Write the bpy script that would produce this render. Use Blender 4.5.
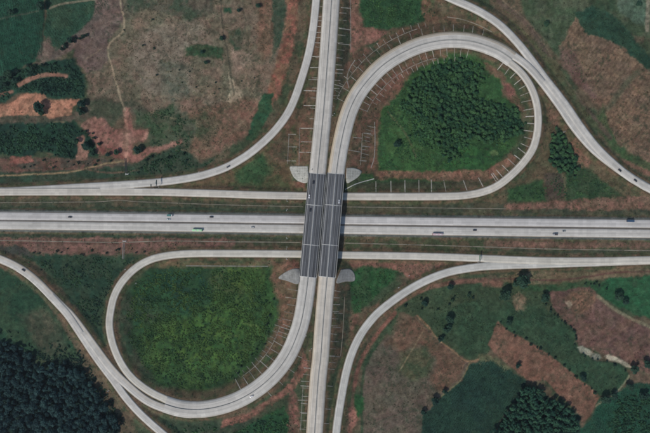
import bpy, bmesh, math, random
import numpy as np
from mathutils import Vector, Matrix

random.seed(7)
RNG = np.random.default_rng(7)
S = bpy.context.scene
for o in list(bpy.data.objects):
    bpy.data.objects.remove(o)
C = S.collection

# ------------------------------------------------------------------ camera, world, sun, exposure
H = 540.0            # flying height of the drone above the motorway, metres
M = 1.2              # metres per photograph pixel at motorway level
cam_d = bpy.data.cameras.new('camera')
cam = bpy.data.objects.new('camera', cam_d); C.objects.link(cam)
cam.location = (0, 0, H); cam.rotation_euler = (0, 0, 0)
cam_d.sensor_width = 36.0
cam_d.lens = 36.0 * H / (650 * M)
cam_d.clip_start = 1.0; cam_d.clip_end = 20000.0
S.camera = cam

SX, SY = 0.64, 0.68                       # shadow vector per metre of height (east, north)
elev = math.atan(1 / math.hypot(SX, SY))
w = bpy.data.worlds.new('World'); S.world = w; w.use_nodes = True
nt = w.node_tree; bg = nt.nodes['Background']
sky = nt.nodes.new('ShaderNodeTexSky'); sky.sky_type = 'NISHITA'; sky.sun_disc = False
sky.sun_elevation = elev
sky.sun_rotation = math.atan2(-SX, -SY) % (2 * math.pi)
sky.altitude = 300; sky.air_density = 1.2; sky.dust_density = 1.0; sky.ozone_density = 1.5
nt.links.new(sky.outputs[0], bg.inputs[0]); bg.inputs[1].default_value = 0.11
sun_d = bpy.data.lights.new('sun', 'SUN'); sun_d.energy = 3.3; sun_d.angle = math.radians(0.6)
sun_d.color = (1.0, 0.955, 0.89)
sun = bpy.data.objects.new('sun', sun_d); C.objects.link(sun)
sun.rotation_euler = Vector((-SX, -SY, 1)).to_track_quat('Z', 'Y').to_euler()
sun.location = (-200, -300, 600)
S.view_settings.view_transform = 'Standard'; S.view_settings.look = 'None'
S.view_settings.exposure = 0.0; S.view_settings.gamma = 1.0
S.view_settings.use_curve_mapping = False
S.render.engine = 'CYCLES'
S.cycles.filter_width = 1.9
K = 0.98          # brightness of a white horizontal surface under this light

# ------------------------------------------------------------------ helpers
def lin(c):
    c = np.asarray(c, float) / 255.0
    return np.where(c <= 0.04045, c / 12.92, ((c + 0.055) / 1.055) ** 2.4)
def alb(c):
    l = lin(c) / K; g = l @ np.array([0.3, 0.55, 0.15])
    q = (g + (l - g) * 1.02) * 0.87
    if l.ndim == 1 and l[1] > l[0] * 1.15: q = (q.mean() + (q - q.mean()) * 0.90) * np.array([1.02, 0.97, 0.90])
    if l.ndim == 1 and l[0] > l[1] * 1.02:
        q = q * np.array([1.0, 0.99, 0.93])
        k = min(1, max(0, l[0] / l[1] - 1.5)); m_ = q.mean()
        q = (m_ + (q - m_) * (1 - 0.22 * k)) * (1 - 0.06 * k) * np.array([1, 1.01, 1 + .02 * k])
    return np.clip(q, 0.004, 0.85)

def tag(o, label=None, cat=None, group=None, kind=None):
    if label: o['label'] = label
    if cat: o['category'] = cat
    if group: o['group'] = group
    if kind: o['kind'] = kind
    return o
def empty(name, loc=(0, 0, 0), rz=0.0):
    o = bpy.data.objects.new(name, None); C.objects.link(o)
    o.location = loc; o.rotation_euler = (0, 0, rz); o.empty_display_size = 1
    return o
def mesh_np(name, V, Q, mat, parent=None, col=None, uv=None, smooth=False):
    """V (n,3) float, Q (m,4) or (m,3) int"""
    V = np.asarray(V, np.float32); Q = np.asarray(Q, np.int32)
    me = bpy.data.meshes.new(name)
    n, k = Q.shape
    me.vertices.add(len(V)); me.vertices.foreach_set('co', V.ravel())
    me.loops.add(n * k); me.loops.foreach_set('vertex_index', Q.ravel())
    me.polygons.add(n)
    me.polygons.foreach_set('loop_start', np.arange(0, n * k, k, dtype=np.int32))
    try: me.polygons.foreach_set('loop_total', np.full(n, k, np.int32))
    except Exception: pass
    if smooth: me.polygons.foreach_set('use_smooth', np.ones(n, bool))
    me.update(calc_edges=True)
    if col is not None:
        a = me.attributes.new('Col', 'FLOAT_COLOR', 'POINT')
        c4 = np.ones((len(V), 4), np.float32); c4[:, :3] = col
        a.data.foreach_set('color', c4.ravel())
    if uv is not None:
        u = me.uv_layers.new(name='UVMap')
        u.data.foreach_set('uv', np.asarray(uv, np.float32)[Q.ravel()].ravel())
    me.materials.append(mat)
    o = bpy.data.objects.new(name, me); C.objects.link(o)
    if parent: o.parent = parent
    return o
class MB:
    """collects simple solids and links them as one mesh object"""
    def __init__(s): s.v = []; s.f = []
    def add(s, V, F):
        b = len(s.v); s.v += [tuple(p) for p in V]; s.f += [tuple(i + b for i in f) for f in F]; return s
    def box(s, x0, x1, y0, y1, z0, z1):
        V = [(x, y, z) for z in (z0, z1) for y in (y0, y1) for x in (x0, x1)]
        return s.add(V, [(0, 2, 3, 1), (4, 5, 7, 6), (0, 1, 5, 4), (2, 6, 7, 3), (0, 4, 6, 2), (1, 3, 7, 5)])
    def prism(s, prof, y0, y1, axis='y', ins=0.0):
        """profile (x,z) list swept along y, optional inset of the top at both ends"""
        n = len(prof); zs = [p[1] for p in prof]; z0, z1 = min(zs), max(zs)
        def yy(z, y, sgn): return y + sgn * ins * ((z - z0) / max(1e-6, z1 - z0)) ** 2
        V = [(x, yy(z, y0, 1), z) for x, z in prof] + [(x, yy(z, y1, -1), z) for x, z in prof]
        F = [tuple(range(n))[::-1], tuple(range(n, 2 * n))] if False else [tuple(range(n)), tuple(range(2 * n - 1, n - 1, -1))]
        for i in range(n):
            j = (i + 1) % n; F.append((i, i + n, j + n, j))
        return s.add(V, F)
    def cyl(s, p, q, r0, r1=None, n=12):
        r1 = r0 if r1 is None else r1
        p = Vector(p); q = Vector(q); d = (q - p).normalized()
        a = d.orthogonal().normalized(); b = d.cross(a)
        V = []
        for c, r in ((p, r0), (q, r1)):
            for i in range(n):
                t = 2 * math.pi * i / n; V.append(c + a * math.cos(t) * r + b * math.sin(t) * r)
        F = [tuple(range(n))[::-1], tuple(range(n, 2 * n))]
        for i in range(n):
            j = (i + 1) % n; F.append((i, j, j + n, i + n))
        return s.add(V, F)
    def build(s, name, mat, parent=None, bevel=0.0, smooth=False):
        me = bpy.data.meshes.new(name); me.from_pydata([tuple(v) for v in s.v], [], s.f)
        bm = bmesh.new(); bm.from_mesh(me)
        bmesh.ops.recalc_face_normals(bm, faces=bm.faces)
        if bevel:
            bmesh.ops.bevel(bm, geom=[e for e in bm.edges], offset=bevel, segments=2, affect='EDGES', clamp_overlap=True)
        bm.to_mesh(me); bm.free()
        if smooth:
            for p in me.polygons: p.use_smooth = True
        me.materials.append(mat)
        o = bpy.data.objects.new(name, me); C.objects.link(o)
        if parent: o.parent = parent
        return o
def copy_tree(o, parent=None):
    c = o.copy(); C.objects.link(c); c.parent = parent
    for ch in o.children: copy_tree(ch, c)
    return c
ORD = ['first', 'second', 'third', 'fourth', 'fifth', 'sixth', 'seventh', 'eighth', 'ninth', 'tenth', 'eleventh', 'twelfth',
       'thirteenth', 'fourteenth', 'fifteenth', 'sixteenth', 'seventeenth', 'eighteenth', 'nineteenth', 'twentieth', 'twenty first', 'twenty second', 'twenty third', 'twenty fourth', 'twenty fifth', 'twenty sixth', 'twenty seventh', 'twenty eighth', 'twenty ninth', 'thirtieth'] + ['thirty ' + q for q in ('first', 'second', 'third', 'fourth', 'fifth', 'sixth', 'seventh', 'eighth', 'ninth')]

# ------------------------------------------------------------------ noise
def vnoise(x, y, sc, seed):
    r = np.random.default_rng(seed); T = 256
    g = r.random((T, T)).astype(np.float32)
    x = x / sc + 1000.3; y = y / sc + 1000.7
    xi = np.floor(x).astype(int); yi = np.floor(y).astype(int)
    fx = x - xi; fy = y - yi
    fx = fx * fx * (3 - 2 * fx); fy = fy * fy * (3 - 2 * fy)
    a = g[xi % T, yi % T]; b = g[(xi + 1) % T, yi % T]; c = g[xi % T, (yi + 1) % T]; d = g[(xi + 1) % T, (yi + 1) % T]
    return (a * (1 - fx) + b * fx) * (1 - fy) + (c * (1 - fx) + d * fx) * fy
def fbm(x, y, sc, seed, oct=4):
    t = 0; a = 1; s = 0
    for i in range(oct):
        t = t + a * vnoise(x, y, sc / 2 ** i, seed + 17 * i); s += a; a *= 0.6
    return t / s
def sstep(a, b, x):
    t = np.clip((x - a) / (b - a), 0, 1); return t * t * (3 - 2 * t)

# ------------------------------------------------------------------ materials
def mat_new(name, rough=0.9, spec=0.2):
    m = bpy.data.materials.new(name); m.use_nodes = True
    b = m.node_tree.nodes['Principled BSDF']
    b.inputs['Roughness'].default_value = rough
    b.inputs['Specular IOR Level'].default_value = spec
    return m, m.node_tree, b
def N(nt, t, **kw):
    n = nt.nodes.new(t)
    for k, v in kw.items():
        if isinstance(k, str) and hasattr(n, k): setattr(n, k, v)
    return n
def noise_node(nt, vec, scale, detail=4, rough=0.6):
    n = nt.nodes.new('ShaderNodeTexNoise'); n.inputs['Scale'].default_value = scale
    n.inputs['Detail'].default_value = detail; n.inputs['Roughness'].default_value = rough
    nt.links.new(vec, n.inputs['Vector']); return n.outputs['Fac']
def ramp(nt, fac, a, b, lo=0.0, hi=1.0):
    n = nt.nodes.new('ShaderNodeMapRange'); n.inputs[1].default_value = a; n.inputs[2].default_value = b
    n.inputs[3].default_value = lo; n.inputs[4].default_value = hi
    nt.links.new(fac, n.inputs[0]); return n.outputs[0]
def math_n(nt, op, a, b=None):
    n = nt.nodes.new('ShaderNodeMath'); n.operation = op
    for i, v in enumerate((a, b)):
        if v is None: continue
        if isinstance(v, (int, float)): n.inputs[i].default_value = v
        else: nt.links.new(v, n.inputs[i])
    return n.outputs[0]
def mix_c(nt, fac, a, b, blend='MIX'):
    n = nt.nodes.new('ShaderNodeMix'); n.data_type = 'RGBA'; n.blend_type = blend
    if isinstance(fac, (int, float)): n.inputs[0].default_value = fac
    else: nt.links.new(fac, n.inputs[0])
    for i, v in ((6, a), (7, b)):
        if hasattr(v, 'links') or hasattr(v, 'is_linked'): nt.links.new(v, n.inputs[i])
        else: n.inputs[i].default_value = (*[float(q) for q in v[:3]], 1)
    return n.outputs[2]
def scale_c(nt, col, fac):
    n = nt.nodes.new('ShaderNodeVectorMath'); n.operation = 'SCALE'
    nt.links.new(col, n.inputs[0]); nt.links.new(fac, n.inputs['Scale']); return n.outputs[0]

def ground_material():
    m, nt, b = mat_new('ground_surface', 0.95, 0.1)
    at = nt.nodes.new('ShaderNodeAttribute'); at.attribute_name = 'Col'
    g = nt.nodes.new('ShaderNodeNewGeometry')
    f1 = ramp(nt, noise_node(nt, g.outputs['Position'], 0.9, 3, 0.7), 0.3, 0.7, 0.72, 1.28)
    f2 = ramp(nt, noise_node(nt, g.outputs['Position'], 0.16, 4, 0.7), 0.3, 0.7, 0.80, 1.20)
    c = scale_c(nt, at.outputs['Color'], f1); c = scale_c(nt, c, f2)
    f3 = ramp(nt, noise_node(nt, g.outputs['Position'], 0.42, 6, 0.85), 0.34, 0.66, 0.74, 1.26); c = scale_c(nt, c, f3)
    # single tufts and stones
    vo = nt.nodes.new('ShaderNodeTexVoronoi'); vo.inputs['Scale'].default_value = 0.34; nt.links.new(g.outputs['Position'], vo.inputs['Vector'])
    sc = nt.nodes.new('ShaderNodeSeparateColor'); nt.links.new(vo.outputs['Color'], sc.inputs[0])
    rad = math_n(nt, 'MULTIPLY', ramp(nt, sc.outputs[0], 0.45, 1.0, 0.0, 0.34), ramp(nt, noise_node(nt, g.outputs['Position'], 0.03, 3, 0.6), 0.4, 0.6, 0.2, 1.2))
    sp_ = ramp(nt, math_n(nt, 'SUBTRACT', vo.outputs['Distance'], rad), -0.03, 0.03, 0.5, 1.0)
    c = scale_c(nt, c, sp_)
    nt.links.new(c, b.inputs['Base Color'])
    bp = nt.nodes.new('ShaderNodeBump'); bp.inputs['Strength'].default_value = 0.8; bp.inputs['Distance'].default_value = 0.6
    nt.links.new(noise_node(nt, g.outputs['Position'], 0.6, 5, 0.75), bp.inputs['Height'])
    nt.links.new(bp.outputs[0], b.inputs['Normal'])
    return m
MG = ground_material()

def plain(name, col, rough=0.7, var=0.12, scale=1.5, spec=0.3, metal=0.0):
    m, nt, b = mat_new(name, rough, spec)
    tc = nt.nodes.new('ShaderNodeTexCoord')
    f = ramp(nt, noise_node(nt, tc.outputs['Object'], scale, 4, 0.6), 0.3, 0.7, 1 - var, 1 + var)
    rgb = nt.nodes.new('ShaderNodeRGB'); rgb.outputs[0].default_value = (*[float(q) for q in col], 1)
    nt.links.new(scale_c(nt, rgb.outputs[0], f), b.inputs['Base Color'])
    b.inputs['Metallic'].default_value = metal
    return m

def road_material(name, two_way=False, width=20.0, asphalt=False, tan=0.0, tone=(1, 1, 1), mark=True):
    """u = metres along, v = metres across from the left edge"""
    m, nt, b = mat_new(name, 0.85, 0.25)
    uv = nt.nodes.new('ShaderNodeUVMap'); uv.uv_map = 'UVMap'
    sp = nt.nodes.new('ShaderNodeSeparateXYZ'); nt.links.new(uv.outputs[0], sp.inputs[0])
    u, v = sp.outputs[0], sp.outputs[1]
    base = np.array([0.058, 0.060, 0.064]) if asphalt else np.array([0.435, 0.410, 0.368]) * np.array(tone)
    rgb = nt.nodes.new('ShaderNodeRGB'); rgb.outputs[0].default_value = (*[float(q) for q in base], 1)
    g = nt.nodes.new('ShaderNodeNewGeometry')
    c = rgb.outputs[0]
    # slab to slab difference
    lane = 4.0
    cmb = nt.nodes.new('ShaderNodeCombineXYZ')
    nt.links.new(math_n(nt, 'FLOOR', math_n(nt, 'DIVIDE', u, 15.0 if asphalt else 5.0)), cmb.inputs[0])
    nt.links.new(math_n(nt, 'FLOOR', math_n(nt, 'DIVIDE', v, lane)), cmb.inputs[1])
    wn = nt.nodes.new('ShaderNodeTexWhiteNoise'); nt.links.new(cmb.outputs[0], wn.inputs['Vector'])
    c = scale_c(nt, c, ramp(nt, wn.outputs['Value'], 0, 1, 0.91, 1.07))
    c = scale_c(nt, c, ramp(nt, noise_node(nt, g.outputs['Position'], 0.045, 4, 0.6), 0.3, 0.7, 0.88, 1.10))
    c = scale_c(nt, c, ramp(nt, noise_node(nt, g.outputs['Position'], 0.8, 4, 0.7), 0.3, 0.7, 0.94, 1.06))
    # streaks along the lane (tyre wear, oil)
    mp = nt.nodes.new('ShaderNodeCombineXYZ')
    nt.links.new(math_n(nt, 'MULTIPLY', u, 0.006), mp.inputs[0]); nt.links.new(math_n(nt, 'MULTIPLY', v, 0.75), mp.inputs[1])
    st = noise_node(nt, mp.outputs[0], 1.0, 3, 0.6)
    if asphalt:
        c = scale_c(nt, c, ramp(nt, st, 0.36, 0.64, 0.45, 2.1))
    else:
        c = scale_c(nt, c, ramp(nt, st, 0.34, 0.66, 0.84, 1.10))
        lw = math_n(nt, 'ABSOLUTE', math_n(nt, 'SUBTRACT', math_n(nt, 'FRACT', math_n(nt, 'DIVIDE', v, 4.0)), 0.5)); c = scale_c(nt, c, ramp(nt, lw, 0.1, 0.35, 0.94, 1.02))
    # dirt along both edges
    vn = math_n(nt, 'ADD', v, math_n(nt, 'MULTIPLY', math_n(nt, 'SUBTRACT', noise_node(nt, g.outputs['Position'], 0.08, 4, 0.7), 0.5), 1.6))
    e1 = ramp(nt, vn, 0.2, 1.3, 0.5, 0.0)
    e2 = ramp(nt, math_n(nt, 'SUBTRACT', width, vn), 0.2, 1.3, 0.5, 0.0)
    ea = nt.nodes.new('ShaderNodeAttribute'); ea.attribute_name = 'Edge'
    es = nt.nodes.new('ShaderNodeSeparateXYZ'); nt.links.new(ea.outputs['Vector'], es.inputs[0])
    EL, ER = es.outputs[0], es.outputs[1]
    if not asphalt:
        e1 = math_n(nt, 'MULTIPLY', e1, EL); e2 = math_n(nt, 'MULTIPLY', e2, ER)
    dirt = alb((128, 112, 92)) if not asphalt else np.array([0.12, 0.115, 0.11])
    c = mix_c(nt, e1, c, dirt); c = mix_c(nt, e2, c, dirt)
    if tan:
        side = v if tan > 0 else math_n(nt, 'SUBTRACT', width, v)
        sn = math_n(nt, 'ADD', side, math_n(nt, 'MULTIPLY', math_n(nt, 'SUBTRACT', noise_node(nt, g.outputs['Position'], 0.03, 3, 0.6), 0.5), 3.0))
        c = mix_c(nt, ramp(nt, sn, 2.4, 4.6, abs(tan), 0.0), c, alb((176, 155, 128)))
    def line(pos, hw, col, k, gate=None):
        nonlocal c
        d = math_n(nt, 'ABSOLUTE', math_n(nt, 'SUBTRACT', v, pos))
        f = ramp(nt, d, hw * 0.8, hw * 1.2, k, 0.0)
        if gate is not None: f = math_n(nt, 'MULTIPLY', f, gate)
        c = mix_c(nt, f, c, col)
    white = (0.70, 0.70, 0.68); dark = (0.20, 0.19, 0.18)
    if not asphalt:
        # transverse joints every five metres
        fr = math_n(nt, 'FRACT', math_n(nt, 'DIVIDE', u, 5.0))
        c = mix_c(nt, ramp(nt, math_n(nt, 'ABSOLUTE', math_n(nt, 'SUBTRACT', fr, 0.5)), 0.482, 0.487, 0.0, 0.30), c, dark)
    if two_way:
        half = width / 2
        for s_ in (-1, 1):
            line(half + s_ * 0.75, 0.12, white, 0.7); line(half + s_ * (half - 2.2), 0.12, white, 0.7)
            line(half + s_ * 4.3, 0.10, white if asphalt else dark, 0.35)
            line(half + s_ * 0.42, 0.28, (0.10, 0.10, 0.10), 0.75)
    else:
        line(1.6, 0.12, white, 0.7, EL); line(width - 1.6, 0.12, white, 0.7, ER)
        line(width / 2, 0.07, dark, 0.45, math_n(nt, 'MULTIPLY', EL, ER))
        # dashed lane line
    nt.links.new(c, b.inputs['Base Color'])
    bp = nt.nodes.new('ShaderNodeBump'); bp.inputs['Strength'].default_value = 0.15; bp.inputs['Distance'].default_value = 0.05
    nt.links.new(noise_node(nt, g.outputs['Position'], 3.0, 4, 0.7), bp.inputs['Height'])
    nt.links.new(bp.outputs[0], b.inputs['Normal'])
    return m

def leaf_material(name, col, col2, var=0.25):
    m, nt, b = mat_new(name, 0.75, 0.15)
    oi = nt.nodes.new('ShaderNodeObjectInfo')
    g = nt.nodes.new('ShaderNodeNewGeometry')
    c = mix_c(nt, oi.outputs['Random'], col, col2)
    c = scale_c(nt, c, ramp(nt, noise_node(nt, g.outputs['Position'], 0.7, 3, 0.6), 0.3, 0.7, 1 - var, 1 + var))
    nt.links.new(c, b.inputs['Base Color'])
    return m
def cover_material(name):
    m, nt, b = mat_new(name, 0.8, 0.12)
    at = nt.nodes.new('ShaderNodeAttribute'); at.attribute_name = 'Col'
    g = nt.nodes.new('ShaderNodeNewGeometry')
    c = scale_c(nt, at.outputs['Color'], ramp(nt, noise_node(nt, g.outputs['Position'], 0.8, 3, 0.6), 0.3, 0.7, 0.75, 1.25))
    nt.links.new(c, b.inputs['Base Color'])
    return m
MCOV = cover_material('leaf_cover')
M_CONC = plain('pale_concrete', (0.42, 0.41, 0.385), 0.9, 0.18, 0.35)
M_CONC_D = plain('weathered_concrete', (0.26, 0.255, 0.23), 0.9, 0.25, 0.3)
M_STEEL = plain('galvanised_steel', (0.33, 0.34, 0.35), 0.5, 0.1, 2.0, 0.5, 0.6)
M_BARR = plain('barrier_concrete', (0.50, 0.49, 0.46), 0.85, 0.15, 0.5)
M_DARK = plain('dark_steel', (0.05, 0.05, 0.055), 0.5, 0.1)
M_SOIL = plain('median_soil', (0.085, 0.07, 0.055), 0.95, 0.3, 0.4)

# ------------------------------------------------------------------ the roads (photograph pixels at their own height)
# name: (points (px, py, z), width px, two way)
ROADS = {
 'north_road': ([(336,-70,3),(331.5,0,4.5),(327.8,55,6),(323.6,110,7.6),(320.2,145,8.6),(317.4,173.5,9)], 16.7, True),
 'north_loop': ([(336.1,173.5,9),(338.4,157,8.9),(341.0,143,8.7),(345,125,8.4),(349.7,110,8),(355,98.5,7.6),(361.9,87.6,7.2),(377,70.3,6.4),(387,62,5.8),(398.7,54.6,5.3),(411,48.6,4.9),(424,43.9,4.5),(447,39.9,4),(469.7,41,3.5),(485,45,3.3),(500,51,3.1),(512,59.2,3.0)], 16.4, True),
 'north_loop_inner': ([(483.6,48.9,3.3),(498.1,54.6,3.1),(509.7,62.6,2.95),(522,73.4,2.6),(531.6,88,2.2),(537,105,1.8),(538.3,120,1.5),(537,135,1.2),(533.2,148.2,.9),(524.3,161.6,.6),(511.6,174.8,.35),(497.7,185.7,.15),(485,191.3,.1),(470,194.6,0),(457,195.9,0),(421.5,196.5,0),(348,196.4,0),(307,195.9,0),(261.5,195.1,0),(210.8,193.4,0),(160,192.1,0),(110,191.7,0),(0,191.7,0),(-70,191.7,0)], 7.8, False),
 'north_east_ramp': ([(405,-28,2.8),(430,-12,2.8),(454.5,0,2.9),(470,6.6,2.9),(485,14.5,2.9),(500,25,2.9),(517,42,2.9),(530.6,58.9,2.8),(544.4,77.4,2.5),(564.8,103.6,1.9),(580.5,126.5,1.4),(596,146.5,.9),(611.8,162.2,.6),(629,176.3,.3),(650,188.8,.1),(680,203,0),(720,221,0)], 8.3, False),
 'loop_exit_lane': ([(486.4,41.1,3.3),(501.9,47.4,3.1),(514.3,55.8,3.0),(528,66.2,2.9),(541.3,81.2,2.5),(559.8,106,1.9),(574.3,127.5,1.4),(591.5,147.5,.9),(609,162.2,.6),(629,176.2,.3),(650,188.8,.1)], 8.0, False),
 'north_west_ramp': ([(-70,191.9,0),(0,191.4,0),(80,187.2,0),(150,182.9,.1),(175,180.2,.3),(198,176.3,.5),(214,171.8,.6),(228.2,166.3,.8),(248.8,154,1.1),(269,136.7,1.5),(280,124.5,1.8),(288.8,111.5,2.1),(295,98,2.3),(299.8,84,2.5),(305.2,67,2.8),(309.4,50.8,3),(313.6,25.4,3.3),(316.2,0,3.6),(320,-40,4),(322,-70,4)], 7.9, False),
 'south_road': ([(327.1,277,9),(325,300,8.6),(322.6,330,7.9),(320.4,360,7.1),(318.7,373,6.7),(314.5,433,5),(310,500,3.5)], 16.6, True),
 'south_loop': ([(308.1,277,9),(306.6,290,8.8),(303.6,310,8.3),(300.4,325,7.9),(296.4,336.6,7.5),(290.8,350,7),(283.4,362.4,6.5),(275,373,6),(265.4,382.3,5.5),(255.5,390,5),(244.6,396.7,4.6),(231.5,402.7,4.1),(218.2,406.7,3.7),(204,409.2,3.3),(190.5,409.5,3),(176,407.6,2.8),(165,404,2.7)], 16.8, True),
 'south_loop_inner': ([(192,405,3),(178,403.5,2.8),(165,399,2.6),(147,389.8,2.2),(130.3,376.2,1.8),(119.3,360,1.5),(111.8,340.7,1.2),(109.2,324,1.0),(110.6,311,.9),(113.8,297,.7),(121,283.2,.5),(134.5,268.7,.25),(149.7,259.8,.1),(165,255.9,0),(185,253.8,0),(236,253.5,0),(299.6,254,0),(342.8,255,0),(396,255.8,0),(447,257,0),(485,258.5,0),(536,260.5,0),(586,261,0),(650,260,0),(720,258.5,0)], 7.6, False),
 'south_east_ramp': ([(720,258.8,0),(650,260.4,0),(586,262.6,0),(536,264.2,0),(485,266.2,0),(469.7,268,0),(449.4,271.8,.1),(431.7,278,.3),(413.9,286.7,.5),(397.4,297.4,.8),(383.5,308,1.1),(376,314.7,1.3),(363.8,329.6,1.7),(353.8,348.2,2.1),(346.8,369.8,2.6),(341.8,394.8,3.1),(338.4,415.6,3.5),(336.2,433,3.8),(332,490,4)], 8.2, False),
 'south_west_ramp': ([(192,414.2,3),(178,412.5,2.8),(165,408.6,2.7),(150,402.6,2.5),(139,395.2,2.4),(127.5,385.2,2.3),(113.3,371.2,2.1),(97,350,1.8),(83,330.6,1.6),(70.3,314.3,1.3),(58,302.5,1.1),(46.5,291.0,.9),(32.5,277.6,.7),(16,266.2,.5),(0,259,.3),(-30,248,.1),(-70,236,0)], 8.2, False),
 'west_exit_lane': ([(215,480,3.4),(180,449,2.9),(160.8,432,2.6),(149,421.8,2.5),(136.5,409.8,2.4),(124.5,395.8,2.3),(114,381,2.1),(97.4,359,1.8),(79,331.4,1.6),(66.8,313.5,1.3),(56,301.8,1.1),(46,290.8,.9),(32.5,277.6,.7),(16,266.2,.5)], 7.8, False),
 'motorway_north': ([(-80,215.1,0),(0,216.0,0),(162,217.9,0),(303,219.7,0),(345,220.4,0),(485,222.1,0),(650,223.9,0),(730,224.7,0)], 8.7, False),
 'motorway_south': ([(-80,224.0,0),(0,225.1,0),(162,227.1,0),(303,229.0,0),(345,229.7,0),(485,231.6,0),(650,233.7,0),(730,234.7,0)], 9.0, False),
}
LIFT = {k: 0.0 for k in ROADS}
LIFT.update(north_loop=0.03, loop_exit_lane=0.012, north_east_ramp=0.024, north_loop_inner=0.018, south_loop=0.03,
            south_loop_inner=0.018, south_west_ramp=0.024, west_exit_lane=0.012, south_east_ramp=0.006, north_west_ramp=0.006)

def catmull(P, step):
    P = np.array(P, float); Q = np.vstack([2 * P[0] - P[1], P, 2 * P[-1] - P[-2]])
    out = []
    for i in range(1, len(Q) - 2):
        p0, p1, p2, p3 = Q[i - 1], Q[i], Q[i + 1], Q[i + 2]
        d = lambda a, b: max(np.linalg.norm((a - b)[:2]) ** 0.5, 1e-3)
        t0 = 0; t1 = t0 + d(p0, p1); t2 = t1 + d(p1, p2); t3 = t2 + d(p2, p3)
        n = max(1, int(np.linalg.norm((p2 - p1)[:2]) / step))
        for k in range(n):
            t = t1 + (t2 - t1) * k / n
            A1 = (t1 - t) / (t1 - t0) * p0 + (t - t0) / (t1 - t0) * p1
            A2 = (t2 - t) / (t2 - t1) * p1 + (t - t1) / (t2 - t1) * p2
            A3 = (t3 - t) / (t3 - t2) * p2 + (t - t2) / (t3 - t2) * p3
            B1 = (t2 - t) / (t2 - t0) * A1 + (t - t0) / (t2 - t0) * A2
            B2 = (t3 - t) / (t3 - t1) * A2 + (t - t1) / (t3 - t1) * A3
            out.append((t2 - t) / (t2 - t1) * B1 + (t - t1) / (t2 - t1) * B2)
    out.append(P[-1])
    return np.array(out)
def to_world(a):
    """(px, py, z) photograph pixels of a point at height z -> world metres"""
    a = np.asarray(a, float); k = (H - a[..., 2]) / H * M
    return np.stack([(a[..., 0] - 325) * k, (216.5 - a[..., 1]) * k, a[..., 2]], -1)
def smooth_path(P, step):
    c = catmull(P, step)
    for _ in range(6):
        c[1:-1] = 0.25 * c[:-2] + 0.5 * c[1:-1] + 0.25 * c[2:]
    return c
RW = {}
for k, (pts, wd, tw) in ROADS.items():
    RW[k] = to_world(smooth_path(pts, 2.0))

# ------------------------------------------------------------------ terrain grid
G0X, G1X, G0Y, G1Y = -70, 720, -62, 495
ST = 0.8
gx = np.arange(G0X, G1X + ST, ST); gy = np.arange(G0Y, G1Y + ST, ST)
NX, NY = len(gx), len(gy)
U, V_ = np.meshgrid(gx, gy)            # plane pixels (world / M)
WX = (U - 325) * M; WY = (216.5 - V_) * M
zg = -1.6 + 1.6 * (fbm(U, V_, 90, 3, 3) - 0.5) * 2
def poly_mask(px, py, poly):
    m = np.zeros(px.shape, bool); n = len(poly)
    for i in range(n):
        x0, y0 = poly[i]; x1, y1 = poly[(i + 1) % n]
        if y0 == y1: continue
        c = ((y0 > py) != (y1 > py)) & (px < (x1 - x0) * (py - y0) / (y1 - y0) + x0)
        m ^= c
    return m
def seg_dist(px, py, pts, closed=False):
    pts = np.asarray(pts, float)[:, :2]
    d = np.full(px.shape, 1e9)
    n = len(pts) if closed else len(pts) - 1
    for i in range(n):
        a = pts[i]; b = pts[(i + 1) % len(pts)]; ab = b - a
        L = max((ab ** 2).sum(), 1e-9)
        t = np.clip(((px - a[0]) * ab[0] + (py - a[1]) * ab[1]) / L, 0, 1)
        d = np.minimum(d, np.hypot(px - a[0] - t * ab[0], py - a[1] - t * ab[1]))
    return d
NE_IN = [(362,115),(372,95),(388,75),(412,60),(440,52),(468,53),(490,62),(508,78),(520,100),(522,122),(515,145),(500,163),(480,176),(455,181),(400,182),(362,180),(352,165),(355,138)]
SW_IN = [(292,300),(285,325),(272,350),(252,370),(228,385),(195,392),(165,384),(143,366),(131,345),(127,318),(131,298),(142,282),(160,271),(190,268),(250,268),(290,270)]
TRI_S = [(30,268),(60,258),(120,258),(108,285),(98,310),(97,330),(82,315),(60,290)]
for pl, dz in ((NE_IN, -2.4), (SW_IN, -2.4), (TRI_S, -1.0)):
    s = np.where(poly_mask(U, V_, pl), 1, -1) * seg_dist(U, V_, pl, True)
    zg += dz * sstep(-6, 6, s)
lo = np.full(U.shape, -1e9); hi = np.full(U.shape, 1e9); dmin = np.full(U.shape, 1e9); under = np.full(U.shape, 1e9)
RAD = 34
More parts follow.
